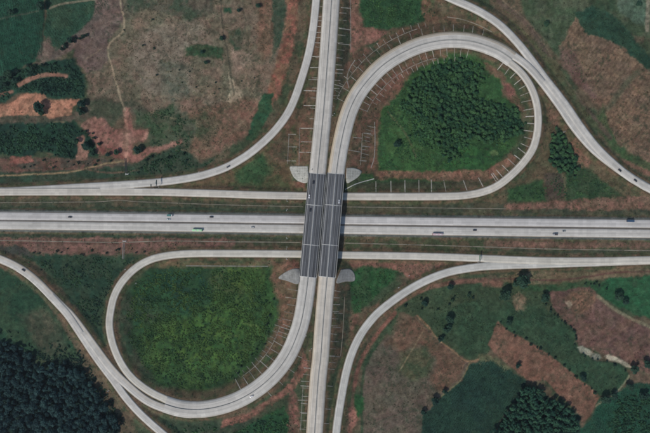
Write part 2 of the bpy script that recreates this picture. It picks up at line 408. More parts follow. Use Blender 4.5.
for k, W in RW.items():
    hw = ROADS[k][1] / 2
    pu = np.stack([W[:, 0] / M + 325, 216.5 - W[:, 1] / M, W[:, 2]], 1)
    best = np.full(U.shape, 1e9); bz = np.zeros(U.shape)
    for i in range(len(pu) - 1):
        a, b = pu[i], pu[i + 1]
        x0 = int(max(0, (min(a[0], b[0]) - RAD - G0X) / ST)); x1 = int(min(NX, (max(a[0], b[0]) + RAD - G0X) / ST + 1))
        y0 = int(max(0, (min(a[1], b[1]) - RAD - G0Y) / ST)); y1 = int(min(NY, (max(a[1], b[1]) + RAD - G0Y) / ST + 1))
        if x1 <= x0 or y1 <= y0: continue
        sl = (slice(y0, y1), slice(x0, x1))
        ab = b - a; L = max(ab[0] ** 2 + ab[1] ** 2, 1e-9)
        t = np.clip(((U[sl] - a[0]) * ab[0] + (V_[sl] - a[1]) * ab[1]) / L, 0, 1)
        d = np.hypot(U[sl] - a[0] - t * ab[0], V_[sl] - a[1] - t * ab[1])
        mk = d < best[sl]
        best[sl] = np.where(mk, d, best[sl]); bz[sl] = np.where(mk, a[2] + t * ab[2], bz[sl])
    e = best - hw
    out = np.maximum(0, e - 1.3) * M
    near = best < RAD
    lo = np.where(near, np.maximum(lo, bz - 0.10 - out * 0.50), lo)
    hi = np.where(near, np.minimum(hi, bz - 0.10 + out * 0.50), hi)
    under = np.where(near & (e < 0.9), np.minimum(under, bz - 0.22), under)
    dmin = np.minimum(dmin, e)
Z = np.minimum(np.maximum(zg, lo), hi)
Z = np.minimum(Z, under)
rough_z = (fbm(U, V_, 5, 91, 3) - 0.5) * 0.9 * sstep(2, 6, dmin) * sstep(28, 40, np.hypot(U - 322, (V_ - 225) * 0.45))
Z = Z + rough_z
# apparent photograph pixel of each grid point (its own height taken into account)
kk = H / (H - Z)
PX = (U - 325) * kk + 325; PY = (V_ - 216.5) * kk + 216.5

def tz(u, v):
    """terrain height at plane pixels"""
    x = np.clip((np.asarray(u, float) - G0X) / ST, 0, NX - 1.001); y = np.clip((np.asarray(v, float) - G0Y) / ST, 0, NY - 1.001)
    xi = x.astype(int); yi = y.astype(int); fx = x - xi; fy = y - yi
    return (Z[yi, xi] * (1 - fx) + Z[yi, xi + 1] * fx) * (1 - fy) + (Z[yi + 1, xi] * (1 - fx) + Z[yi + 1, xi + 1] * fx) * fy
def on_ground(px, py, dz=0.0):
    """photograph pixel -> world point on the terrain"""
    px = np.asarray(px, float); py = np.asarray(py, float); z = np.zeros_like(px)
    for _ in range(4):
        k = (H - z) / H
        u = (px - 325) * k + 325; v = (py - 216.5) * k + 216.5
        z = tz(u, v)
    return np.stack([(u - 325) * M, (216.5 - v) * M, z + dz], -1)
def gpt(px, py, dz=0.0):
    return Vector([float(q) for q in on_ground(np.array([px]), np.array([py]), dz)[0]])

# ------------------------------------------------------------------ ground colours: what grows or lies where
WPX = PX + (fbm(PX, PY, 9, 201, 3) - 0.5) * 5.0 + (fbm(PX, PY, 2.6, 207, 2) - 0.5) * 2.6
WPY = PY + (fbm(PX, PY, 9, 301, 3) - 0.5) * 5.0 + (fbm(PX, PY, 2.6, 307, 2) - 0.5) * 2.6
n_a = fbm(PX, PY, 22, 11, 5); n_b = fbm(PX, PY, 7, 23, 4); n_c = fbm(PX, PY, 3, 37, 3); n_d = fbm(PX, PY, 45, 51, 4)
def blotch(alt, amt, sc, seed, th=0.5, soft=0.08):
    return amt * sstep(th - soft, th + soft, fbm(PX, PY, sc, seed, 4))
COL = np.zeros(U.shape + (3,)); ZONE = np.zeros(U.shape, np.int32)
ZNAMES = [('ground', None)]
def mixin(mask, c):
    global COL
    COL[...] = COL * (1 - mask[..., None]) + c * mask[..., None]
g1, g2 = alb((62, 74, 54)), alb((88, 78, 64))
mb = sstep(0.42, 0.58, n_a)[..., None]
COL[...] = g1 * (1 - mb) + g2 * mb
SEED = [1000]
def area(poly, col, alt=None, amt=0.6, sc=12, feather=1.2, name=None, label=None, rows=None, th=0.5, warp=1.0):
    """paint one patch of surface; name makes it a ground object of its own"""
    SEED[0] += 7
    xs = [p[0] for p in poly]; ys = [p[1] for p in poly]
    jx0 = max(0, int((min(xs) - 12 - G0X) / ST)); jx1 = min(NX, int((max(xs) + 12 - G0X) / ST))
    jy0 = max(0, int((min(ys) - 12 - G0Y) / ST)); jy1 = min(NY, int((max(ys) + 12 - G0Y) / ST))
    sl = (slice(jy0, jy1), slice(jx0, jx1))
    x = PX[sl] + (WPX[sl] - PX[sl]) * warp; y = PY[sl] + (WPY[sl] - PY[sl]) * warp
    inn = poly_mask(x, y, poly)
    s = np.where(inn, 1, -1) * seg_dist(x, y, poly, True)
    m = sstep(-feather, feather, s)
    c = np.broadcast_to(alb(col), x.shape + (3,)).copy()
    if alt is not None:
        k = amt * sstep(th - 0.09, th + 0.09, fbm(PX[sl], PY[sl], sc, SEED[0], 5))
        c = c * (1 - k[..., None]) + alb(alt) * k[..., None]
    if rows is not None:
        ang, sp, dep = rows; a = math.radians(ang)
        q = PX[sl] * math.cos(a) + PY[sl] * math.sin(a) + 1.2 * (fbm(PX[sl], PY[sl], 30, SEED[0] + 3, 2) - 0.5)
        c = c * (1 + dep * np.sin(q / sp * 2 * math.pi) * (0.4 + 1.2 * fbm(PX[sl], PY[sl], 16, SEED[0] + 5, 3)))[..., None]
    COL[sl] = COL[sl] * (1 - m[..., None]) + c * m[..., None]
    if name:
        ZNAMES.append((name, label)); ZONE[sl][s > 0] = len(ZNAMES) - 1
def stroke(path, wd, col, k=1.0, feather=0.6, name=None, label=None, warp=0.25, brk=0.0):
    SEED[0] += 7
    path = catmull([(p[0], p[1]) for p in path], 4)
    xs = path[:, 0]; ys = path[:, 1]; r = wd + 6
    jx0 = max(0, int((min(xs) - r - G0X) / ST)); jx1 = min(NX, int((max(xs) + r - G0X) / ST))
    jy0 = max(0, int((min(ys) - r - G0Y) / ST)); jy1 = min(NY, int((max(ys) + r - G0Y) / ST))
    if jx1 <= jx0 or jy1 <= jy0: return
    sl = (slice(jy0, jy1), slice(jx0, jx1))
    x = PX[sl] + (WPX[sl] - PX[sl]) * warp; y = PY[sl] + (WPY[sl] - PY[sl]) * warp
    d = seg_dist(x, y, path)
    m = k * (1 - sstep(wd / 2 - feather, wd / 2 + feather, d))
    if brk: m = m * (1 - brk * sstep(0.45, 0.6, fbm(PX[sl], PY[sl], 8, SEED[0], 3)))
    COL[sl] = COL[sl] * (1 - m[..., None]) + alb(col) * m[..., None]
    if name:
        ZNAMES.append((name, label)); ZONE[sl][d < wd / 2] = len(ZNAMES) - 1

TEAL = (30, 68, 52); CROP = (40, 72, 56); PLOW = (98, 82, 76); SCRUB = (34, 62, 50); RED = (146, 92, 74); ORANGE = (160, 110, 90)
DRY = (106, 94, 82); OLIVE = (74, 80, 60); PATH = (138, 122, 102)
# north-west quarter
area([(122,-75),(310,-75),(298,0),(283,50),(268,90),(262,110),(250,132),(225,152),(195,162),(180,165),(178,150),(165,130),(140,104),(115,100),(88,97),(86,72),(107,60),(109,43),(124,22)], (112,97,84), (86,86,68), 0.6, 10, 2, 'dry_field', 'wide dry brown field with thin green patches, west of the north road')
area([(140,30),(200,20),(215,45),(185,50),(195,90),(150,95),(130,70)], (120,108,96), (104,92,80), 0.6, 6, 6)
area([(125,-70),(215,-70),(212,12),(190,22),(160,12),(140,8),(126,20)], (62,76,60), (92,84,74), 0.75, 13, 3)
area([(186,46),(211,45),(222,48),(224,61),(206,57),(188,56)], (50,76,52), (70,80,60), 0.5, 6, 1.5)
area([(224,8),(233,8),(233,14),(225,14)], (42,76,56))
area([(228,30),(242,28),(243,48),(232,50)], (62,78,60), (90,82,70), 0.6, 6, 2)
area([(160,60),(185,65),(190,95),(175,104),(160,95)], (88,88,74), (104,96,84), 0.8, 7, 3)
area([(230,48),(252,54),(246,66),(236,76),(232,64)], (138,120,106), (110,96,84), 0.7, 5, 2)
area([(229,72),(236,82),(242,98),(237,103),(226,101),(231,92)], (162,146,126), (130,112,96), 0.6, 4, 1.2)
stroke([(220,-10),(223,30),(228,55),(231,75),(234,95)], 1.3, (58,58,48), 0.8)
stroke([(216,70),(200,72),(180,60)], 1.0, (84,78,68), 0.5)
area([(180,112),(215,104),(245,98),(262,100),(256,122),(240,140),(215,155),(196,162),(180,164),(180,140)], (120,90,76), (94,84,68), 0.6, 6, 3)
area([(188,118),(206,112),(220,125),(210,142),(190,138)], (70,78,58), (104,88,74), 0.6, 8, 3)
area([(156,108),(182,105),(196,130),(190,150),(168,152),(158,140)], (54,72,54), (92,86,74), 0.6, 9, 2.5)
area([(176,100),(200,98),(205,108),(182,112)], (120,96,84), (84,84,66), .6, 6, 3)
area([(261,-75),(274,-75),(273,30),(270,56),(262,62),(257,40)], (124,94,78), (98,86,70), 0.7, 6, 3)
area([(273,-10),(287,-10),(285,20),(280,45),(272,58),(272,30)], (58,76,60), (84,84,68), 0.5, 8, 1.5)
area([(287,-75),(299,-75),(298,15),(294,40),(288,68),(281,92),(268,112),(262,106),(270,85),(280,50),(286,20)], (150,88,68), (112,92,72), 0.7, 5, 2.4, 'red_earth', 'strip of bare red earth beside the north west ramp')
area([(258,104),(264,93),(274,92),(272,106),(269,118),(261.5,128),(254,141),(246,139),(251,123)], (40,74,52), (56,80,54), 0.6, 6, 1.2)
area([(-75,-75),(44,-75),(45,8),(42,55),(36,63),(20,69),(0,76),(-75,90)], TEAL, (38,72,56), 0.6, 18, 1, 'crop_field', 'dark teal crop field in the top left corner', rows=(-10, 2.6, 0.12))
area([(46.5,-75),(118,-75),(109,4),(92,20),(72,40),(56,52),(44,58),(45,30),(46.5,15)], (42,72,56), (58,78,58), 0.5, 16, 1, 'crop_field', 'green crop field right of the teal corner field', rows=(-35, 2.4, 0.12))
area([(41,44),(48,38),(56,50),(57,60),(48,66),(37,64)], (108,90,82), (80,82,68), 0.6, 8, 2)
stroke([(-20,24),(8,17),(25,14),(38,11)], 1.6, (82,88,74), 0.6)
stroke([(44.5,8),(43,30),(41.5,55)], 1.2, (24,40,34), 0.7)
stroke([(50,8),(60,4.5),(75,2),(100,-1)], 2.0, (128,122,104), 0.9, name='dirt_track', label='pale farm track crossing the top edge of the green field')
area([(108,-60),(120,-60),(124,22),(108,42),(107,60),(100,69),(88,73),(80,66),(73,57),(75,48),(60,57),(49,62),(58,50),(75,35),(92,20)], (98,82,78), (112,96,88), 0.6, 10, 1.2, 'ploughed_field', 'brown ploughed wedge left of the winding dirt path')
stroke([(52,58),(70,42),(90,24),(108,6)], 5, (84,76,70), 0.7, 1.6)
area([(-75,90),(0,76),(36,65),(58,60),(73,58),(80,68),(84,75),(85,98),(46,99),(35,92),(22,93),(0,104),(-75,118)], (36,66,52), (28,54,46), 0.7, 8, 1.5, 'scrub', 'dark green scrub around the small orange strip, far west')
stroke([(19,85),(30,79),(40,76),(52,74.5),(66,76)], 4.2, (148,106,88), 0.95, 1.1)
stroke([(-10,97),(4,94),(12,92)], 3, (140,96,78), 0.8, 1.1)
area([(-75,116),(80,112),(90,98),(115,100),(140,104),(150,112),(110,122),(90,118),(75,124),(-75,128)], (88,78,68), (66,72,58), 0.7, 9, 2.5)
area([(0,105.4),(13,101.7),(22,94),(35,93.4),(45,95),(46,100),(63,100),(79,98.4),(79,103.5),(72,107),(72,114.6),(50,119),(44,116),(28,114.6),(0,116.5),(-75,122),(-75,112)], (172,120,92), (152,102,76), 0.5, 5, 0.9, 'bare_earth', 'clean orange patch of bare earth near the left edge', warp=.6)
stroke([(43,125),(52,123),(64,122)], 1.8, (160,140,114), 0.9)
area([(-75,126),(75,121),(82,128),(92,140),(99,156),(90,161),(60,158),(50,152),(38,151),(32,158),(10,158),(0,152),(-75,152)], (34,66,50), (26,50,44), 0.7, 8, 1.6, 'scrub', 'dark scrub below the orange earth patch, left edge')
area([(88,100),(125,103),(122,112),(115,124),(100,115),(90,118)], (70,76,60), (90,82,70), 0.6, 8, 2)
area([(-75,158),(100,158),(140,165),(100,172),(0,174),(-75,175)], (104,76,66), (60,64,54), 0.75, 10, 2)
area([(9,157),(32,156),(35,162),(23,165),(10,163)], (156,88,72), (130,80,66), .5, 5, 1.2)
area([(76,137),(83,136),(84,148),(90,152),(88,160),(76,159),(80,150)], (158,114,98), None, feather=1.2)
area([(134,110),(150,113),(175,104),(178,125),(180,140),(160,147),(150,152),(150,140),(148,128),(136,127)], (56,76,54), (80,80,64), 0.6, 9, 2)
area([(82,125),(89.5,118),(100.6,117.4),(110,125),(115,130),(124.6,128.5),(123.7,108),(130,108),(131,121),(134,128.5),(146.8,130),(148.6,136),(143,141),(134,143),(133,149),(134,156),(148.6,147),(163,145),(182,139),(182,143),(160,150.6),(148.6,155),(141,162.6),(130,161.7),(122.8,154),(108,152.5),(97,154),(96,145),(87.7,134)], (146,104,90), (132,84,72), 0.6, 9, 1.2, 'bare_earth', 'pinkish bare earth where the dirt paths meet', warp=.8)
area([(98,143),(118,147),(126,158),(100,156)], (122,68,58), (146,100,86), 0.4, 5, 2)
stroke([(124,112),(127,130),(127,150),(127,161)], 2.5, (168,126,108), 0.7, 1)
area([(100,168),(135,164),(150,157),(165,151),(182,146),(200,162),(216,158),(205,168),(180,174),(150,178),(100,182),(-75,190),(-75,178)], (44,64,50), (64,68,54), 0.6, 9, 2, 'grass_verge', 'green verge north of the western ramp')
stroke([(-40,178),(0,176),(40,174),(70,172),(92,167),(110,163),(125,161)], 1.5, (142,122,96), 0.9, name='dirt_track', label='thin pale path along the scrub above the western ramp')
stroke([(-40,172),(40,170),(80,169),(110,173),(140,170)], 1.6, (120,84,70), 0.6, brk=0.6)
stroke([(121,-30),(120.5,0),(121,8),(124.5,22),(122,33),(110,43),(108,52),(112,68),(117,85),(121,100),(125,110)], 1.6, (146,130,110), 0.95, name='dirt_track', label='winding dirt path down the western field')
for path in ([(130,20),(150,28),(172,25),(195,38),(215,42)], [(128,70),(150,78),(170,72),(196,86),(222,88)], [(140,104),(160,96),(188,100),(214,94),(240,104)],
             [(245,20),(250,50),(246,80),(256,100)], [(150,112),(176,118),(200,110),(236,116)], [(176,150),(200,150),(226,138),(246,118),(262,98)], [(270,20),(266,50),(258,78),(250,96)], [(86,60),(100,50),(112,46)]):
    stroke(path, 1.1, (136,120,100), 0.45, .6, warp=.6, brk=.5)
for path in ([(184,8),(186,40),(182,66)], [(206,0),(208,30),(222,34)], [(140,60),(160,52),(190,70)], [(243,0),(245,30),(238,44)]):
    stroke(path, 1.4, (62,64,52), 0.5, .6, warp=.6, brk=.5)
# between the western ramps
area([(160,188),(200,182),(235,170),(262,150),(284,128),(292,112),(300,130),(306,160),(290,165),(292,182),(305,190)], (74,80,54), (102,80,64), 0.6, 8, 2)
area([(236,158),(262,152),(270,170),(262,186),(235,184)], (50,78,50), (64,80,54), 0.5, 8, 4)
area([(268,140),(290,128),(296,140),(290,165),(270,160)], (100,78,64), (72,72,54), 0.7, 5, 3)
area([(282,118),(294,112),(296,125),(286,132)], (122,82,68), (90,76,60), 0.6, 5, 2)
stroke([(205,187.5),(250,188.5),(288,189.5)], 4.5, (50,54,44), 0.8, 1.8)
area([(293,182),(306,181),(306,188),(296,188)], (120,82,66), None, feather=1.5)
# strips beside the motorway
area([(-75,196),(304,200),(304,213),(-75,209.5)], (66,70,54), (84,74,60), 0.7, 10, 1, 'grass_verge', 'verge between the motorway and the western ramp')
area([(-75,205),(304,209),(304,214.5),(-75,209.8)], (48,64,50), (58,66,50), .6, 12, 1)
area([(346,201),(485,203),(720,206),(720,220),(345,214)], (64,68,54), (82,76,60), 0.6, 10, 1, 'grass_verge', 'verge north of the eastern motorway')
area([(346,199),(470,199),(470,205),(346,205)], (78,78,58), (60,70,50), .6, 10, 1.2)
area([(505,205),(530,202),(565,200),(600,196),(650,197),(720,215),(720,222),(650,210),(505,209.5)], (130,94,80), (96,80,66), 0.7, 7, 1.6)
area([(-75,233),(304,236),(304,240),(-75,237)], (48,64,50), (64,70,54), .5, 9, 1)
area([(-75,238),(165,238),(240,240),(240,247),(200,248),(170,251),(150,255),(130,252),(100,257),(60,254),(35,255),(25,246),(-75,244)], (122,88,78), (96,74,66), 0.7, 8, 1.3, 'bare_earth', 'long pinkish bare strip south of the western motorway')
area([(236,239),(304,240),(304,249),(236,248)], (62,68,52), (96,78,66), 0.6, 9, 1.5)
stroke([(0,243),(60,243.5),(118,244)], 1.3, (86,54,50), 0.7)
area([(346,238),(485,240),(650,242),(720,243),(720,256),(345,250)], (66,76,54), (98,80,66), 0.7, 9, 1, 'grass_verge', 'verge south of the eastern motorway')
area([(485,241),(720,243),(720,249),(485,248)], (116,88,76), (86,74,62), 0.7, 8, 1.2)
area([(485,249.5),(720,251),(720,254.5),(485,254)], (60,66,52), None, feather=1)
# south-west
area([(-75,262),(0,268),(22,280),(42,298),(58,318),(70,340),(84,362),(60,360),(-75,345)], (36,66,48), (54,74,52), 0.6, 14, 2, 'crop_field', 'dark green field left of the south west ramp', rows=(60, 2.4, 0.06))
area([(20,315),(45,308),(62,330),(66,352),(48,358),(36,345)], (74,74,58), (48,66,50), 0.6, 7, 5)
area([(20,256),(60,254),(120,256),(143,255),(122,275),(108,300),(104,330),(112,352),(95,337),(75,307),(55,280),(35,262)], (36,62,48), (54,70,52), 0.6, 10, 2, 'scrub', 'green scrub triangle between the south west ramp and the loop')
area([(-75,246),(25,246),(35,258),(18,256),(-75,236)], (64,62,58), (50,58,52), .6, 8, 2)
SW_BIG = [(297,290),(290,325),(277,352),(256,373),(230,389),(195,396),(163,388),(139,368),(127,347),(122,318),(126,297),(138,279),(158,268),(190,264),(250,264),(292,268)]
area(SW_BIG, (52,82,44), (40,66,44), 0.7, 7, 3, 'scrub', 'lush green ground inside the south west loop')
area([(128,290),(150,268),(205,268),(215,295),(190,312),(150,335),(128,330)], (36,66,46), (46,78,44), .5, 6, 9)
area([(140,300),(150,292),(165,300),(160,325),(146,322)], (66,72,56), (48,70,46), .7, 5, 5)
area([(205,275),(225,272),(250,290),(240,300),(215,292)], (70,84,52), (44,72,44), .7, 5, 6)
area([(150,325),(190,305),(240,300),(258,330),(240,365),(190,378),(155,360)], (64,94,44), (44,76,42), 0.75, 6, 14)
for q in range(16):
    a0 = RNG.uniform(0, 6.28); x_ = 200 + 55 * RNG.uniform(-1, 1); y_ = 325 + 42 * RNG.uniform(-1, 1); l_ = RNG.uniform(10, 24)
    stroke([(x_, y_), (x_ + math.cos(a0) * l_ * .5 + RNG.uniform(-3, 3), y_ + math.sin(a0) * l_ * .5), (x_ + math.cos(a0) * l_, y_ + math.sin(a0) * l_)], RNG.uniform(1, 2.2), (86, 104, 56) if q % 2 else (30, 62, 42), .55, .9, warp=1.0, brk=.5)
area([(225,268),(262,268),(262,285),(235,290)], (70,94,46), (50,82,44), 0.7, 7, 5)
area([(150,270),(205,272),(212,300),(190,318),(150,312),(138,295)], (32,64,48), (46,80,46), 0.6, 9, 9)
area([(120,300),(128,285),(134,300),(132,340),(145,368),(160,384),(140,372),(124,350),(119,325)], (46,66,48), (72,68,56), .5, 6, 2.5)
area([(274,262),(298,264),(297,300),(289,335),(273,354),(264,352),(277,325),(280,300),(270,280)], (112,82,66), (78,74,56), 0.6, 5, 3)
area([(284,260),(299,260),(298,270),(286,272)], (146,94,76), (110,82,66), .6, 5, 1.6)
area([(160,262),(262,262),(262,267),(160,267)], (84,84,60), (108,86,68), .6, 7, 1.5)
stroke([(268,350),(253,370),(230,387),(200,394),(172,391)], 7, (92,74,60), 0.75, 3, brk=.3)
area([(150,420),(190,421),(225,420),(250,412),(262,425),(262,495),(225,495),(190,470)], (48,66,50), (68,72,56), .6, 9, 2, 'grass_verge', 'green ground below the south west loop')
area([(225,440),(250,425),(270,412),(283,405),(290,420),(288,495),(225,495)], (38,76,46), (30,62,44), .5, 8, 1.5)
area([(304,350),(309,368),(294,388),(284,397),(266,408),(243,422),(221,428),(223,420),(251,411),(276,396),(290,382),(299,368)], (146,92,76), (104,80,64), 0.55, 6, 1.3, 'red_earth', 'red earth washed out between the loop and the south road')
area([(292,386),(299,400),(300,495),(290,495),(288,400)], (132,86,72), (74,72,58), 0.7, 5, 1.5)
# middle south and east
area([(345,260),(470,262),(450,266),(425,272),(412,281),(405,274),(385,267),(350,267)], (138,90,74), (106,80,66), 0.6, 7, 1.3, 'red_earth', 'reddish earth under the eastern exit ramp')
area([(350,270),(375,266),(398,271),(395,280),(380,292),(368,305),(355,316),(347,300),(349,280)], (40,78,46), (60,78,54), 0.5, 8, 2, 'grassland', 'green triangle of grass right of the bridge apron')
area([(335,285),(350,285),(352,318),(345,345),(334,372),(326,372),(332,320)], (60,64,50), (94,76,62), 0.6, 7, 1.5)
area([(349,318),(358,312),(358,325),(350,332)], (118,84,70), (80,74,58), .6, 4, 2)
area([(400,300),(420,290),(440,284),(490,282),(520,284),(560,284),(560,292),(548,306),(548,312),(505,302),(497,330),(487,356),(470,361),(437,338),(417,315),(400,313),(392,330),(378,345),(370,345)], (54,72,52), (66,78,56), 0.5, 9, 1.5, 'grassland', 'rough grass with bushes south of the eastern ramp')
area([(440,315),(462,302),(498,298),(504,312),(497,330),(487,352),(470,358),(442,336)], (46,70,50), (56,74,54), .5, 12, 2)
area([(500,274),(560,272),(650,268),(720,266),(720,276),(650,274),(586,280),(560,284),(500,284)], (112,96,78), (84,80,60), 0.6, 9, 1.5)
area([(505,284),(560,283),(600,280),(600,288),(560,290),(515,291)], (48,76,50), (70,80,56), .6, 7, 1.5)
stroke([(384.7,315),(403.8,300),(419,291.5),(434,286),(462,281.5),(485,280)], 4.5, (132,86,70), 0.85, 1.2)
stroke([(485,279.5),(510,279),(560,280),(586,277),(612,273),(650,271.5),(710,270)], 1.8, (96,62,54), 0.9, .8)
stroke([(485,283),(500,284)], 6, (140,92,74), 0.8, 2)
area([(364,368.5),(375.5,349),(392,335),(408.7,316),(417,316),(436.5,338),(469.8,363),(461.4,379.6),(442,396),(431,407),(421,415.6),(421,500),(364,500),(362,396)], (92,80,72), (80,80,64), 0.5, 16, 1, 'ploughed_field', 'large dry brown field right of the south east ramp', rows=(70, 2.2, 0.05))
area([(392,335),(408,317),(417,317),(436,338),(452,350),(466,364),(458,380),(440,394),(430,380),(436,360),(420,345),(400,352),(386,345)], (106,80,66), (90,78,62), .6, 8, 3)
area([(402,352),(425,345),(434,360),(428,378),(410,382),(398,370)], (66,78,56), (88,80,62), .6, 7, 4)
stroke([(424,330),(412,350),(399,372)], 1.0, (130,112,90), 0.7)
stroke([(372,425),(400,414),(424,410)], 1.4, (70,72,58), 0.6)
area([(470,363),(487,357.5),(505,365),(527,382),(523,391),(505,414),(493,433),(489,500),(421,500),(421,416),(442,397),(461,380)], (32,58,50), (38,66,52), .6, 18, .9, 'crop_field', 'dark green crop field beside the large brown field', rows=(35, 2.2, 0.07))
stroke([(417,316),(428,326),(436,337),(452,350),(466,361),(475,360.5),(487,356.5)], 1.6, (138,110,86), 0.9, name='dirt_track', label='thin path between the brown field and the rough grass')
stroke([(470,362),(461,379),(442,396),(431,406)], 1.2, (112,104,78), 0.8)
stroke([(378,344),(367,360),(362,385),(362,430),(362,490)], 2.6, (40,66,46), 0.8, 1.2)
area([(355,395),(362,395),(364,410),(358,418),(352,412)], (40,80,46), None, feather=1.5)
stroke([(394.9,313),(379.6,331),(367,349),(358.8,366),(354.5,385)], 3.8, (140,84,68), 0.9, 1.2, name='red_earth', label='narrow red earth strip hugging the south east ramp')
stroke([(354.5,385),(352.5,400),(352,415),(350.5,430),(348,480)], 3, (128,92,76), 0.75, 1.2, brk=.5)
area([(349,408),(354,410),(358,420),(350,432),(345,440),(349,425)], (154,102,84), None, feather=1.2)
area([(496,354.6),(487.8,345),(497.5,321),(507,330),(526.6,341),(548.8,354.6),(573.7,374),(600,396),(590,415.6),(582,424),(576.5,410),(557,393),(546,380),(529,381),(513,368.5)], (120,86,70), (108,80,66), 0.4, 7, .8, 'ploughed_field', 'orange brown ploughed strip running down to the small wood', rows=(50, 2.4, 0.03), warp=.3)
area([(497,320),(503,301),(525,305),(545,308),(560,318),(576,332),(574,343),(582,352),(596,360),(618,363),(629,374),(626,382),(615,393),(600,395),(573,373),(548,353),(526,340),(507,329)], (46,72,52), (58,78,56), 0.5, 8, 1, 'crop_field', 'green field between two ploughed fields, lower right', warp=.6)
area([(548,292),(590,287),(602,299),(622,315),(650,328),(730,352),(730,410),(650,374),(636,368),(620,359),(600,352),(578,345),(575,340),(576,332),(562,318),(553,306)], (100,76,70), (112,88,76), 0.6, 12, .9, 'ploughed_field', 'purple brown ploughed field near the right edge', rows=(52, 4.2, 0.05), warp=.6)
area([(566,298),(572,292),(590,289),(598,298),(588,310),(574,318)], (122,92,74), (100,80,68), .5, 8, 2, rows=(50, 3, .1))
stroke([(556,304),(575,314),(592,322)], 0.9, (70,62,54), 0.7)
stroke([(592,290),(583,305),(572,322)], 0.9, (70,66,54), 0.6)
area([(590,285),(612,278),(650,275),(730,272),(730,350),(650,319),(630,312),(604,298)], (38,82,54), (50,76,52), 0.4, 12, 1.2, 'grassland', 'bright green meadow at the right edge under the eastern ramp')
stroke([(598,296),(610,306),(628,317),(650,327),(700,346)], 3.2, (124,116,96), 0.85, 1, name='dirt_track', label='pale farm track beside the bright meadow')
area([(564,302),(570,300),(573,305),(567,309)], (162,146,128), (130,110,94), .6, 3, 1)
area([(577,347),(582,345.5),(592,352),(590,356.5),(581,353)], (150,146,130), (120,122,106), .6, 3, .7, warp=.3, name='sand_patch', label='pale sandy patch on the bank between the fields')
area([(592,353),(600,354),(601.5,358),(594.6,359.8),(591,357)], (104,112,98), (130,130,116), .6, 3, .7, warp=.3)
area([(604,356),(608.5,354),(619.5,358.5),(629,364),(633,368.5),(626.5,367),(618,362.3),(608.5,360)], (162,152,136), (134,128,110), .5, 3, .7, warp=.3, name='sand_patch', label='long pale sandy strip beside the ploughed field')
stroke([(574,346),(580,354),(590,359),(600,361),(612,362.5),(626,369)], 1.2, (34,50,42), 0.6)
area([(590,420),(600,399),(612,396),(628,386),(645,381),(730,392),(730,500),(576,500),(580,428)], (32,76,58), (38,66,54), 0.5, 10, 1.2, 'crop_field', 'deep green crop field in the bottom right corner', warp=.6)
area([(632,372),(650,376),(730,402),(730,408),(648,384),(634,381)], (106,84,72), (84,76,62), .6, 7, 1.5)
stroke([(629,376),(622,386),(615,393),(606,398),(596,406)], 1.6, (122,120,98), 0.85)
area([(511,296),(517,293),(526,298),(525,309),(518,311),(513,304)], (124,106,88), (76,80,60), .75, 2.5, 2.5)
area([(478,355),(495,357),(512,369),(506,371),(490,361),(478,362)], (96,92,70), (60,74,54), .6, 5, 1.5)
# north-east
area([(505,-75),(730,-75),(730,60),(650,40),(620,30),(590,60),(560,60),(545,40),(525,20)], (64,80,58), (80,84,66), 0.6, 16, 2, 'grassland', 'olive green land in the top right')
area([(574,12),(600,5),(618,18),(640,45),(652,60),(730,85),(652,74),(637,61),(612,41),(587,36)], (38,66,52), (50,74,56), 0.5, 9, 1.5, 'crop_field', 'dark green strip above the dry field, top right')
area([(585,-20),(612,-20),(616,10),(600,12),(590,5)], (52,74,54), (70,82,60), .5, 8, 2)
area([(612,-75),(641,-75),(645,0),(645,26),(632,22),(618,10)], (84,104,88), (64,88,70), .6, 7, 2)
stroke([(649,-20),(648,5),(647,30)], 4, (126,120,106), 0.8, 1)
area([(576,16.5),(586.5,35.5),(612,40.6),(625,50),(637,61),(650,72),(730,85),(730,190),(650,161),(636,158),(622,150),(612,138),(606,125),(604,110),(597,104),(579,89),(558.6,48)], (114,94,78), (96,78,68), 0.6, 9, 1.1, 'ploughed_field', 'dry brown field inside the green at the right edge', rows=(38, 3.6, 0.11))
area([(560,50),(575,52),(583,75),(600,100),(592,98),(575,82),(562,62)], (100,78,72), (112,90,80), .5, 8, 3)
stroke([(638,72),(625,85),(608,108),(600,112)], 6, (74,80,62), 0.7, 2.2)
stroke([(594,38),(588,58),(583,78)], 1.2, (128,110,94), 0.5)
area([(604,105),(608,125),(616,140),(628,152),(650,162),(730,192),(730,200),(650,172),(628,160),(608,146),(594,124)], (58,82,52), (78,84,60), .6, 8, 2)
area([(620,158),(645,168),(660,176),(660,180),(640,172),(622,163)], (118,88,74), None, feather=2, )
stroke([(490,-14),(500,2),(514,12),(530,28),(542,45),(558,73),(576,98),(594,118),(610,138)], 5, (86,74,66), 0.85, 2)
stroke([(494,-12),(504,1),(518,13),(534,30),(545,46),(562,74),(580,99)], 1, (124,110,92), 0.6, .7)
area([(545,55),(556,60),(575,95),(598,125),(590,130),(565,98),(550,76)], (66,76,54), (86,80,62), .6, 8, 2)
stroke([(510,20),(535,45),(556,80),(575,108)], 3, (74,84,56), 0.6, 1.5)
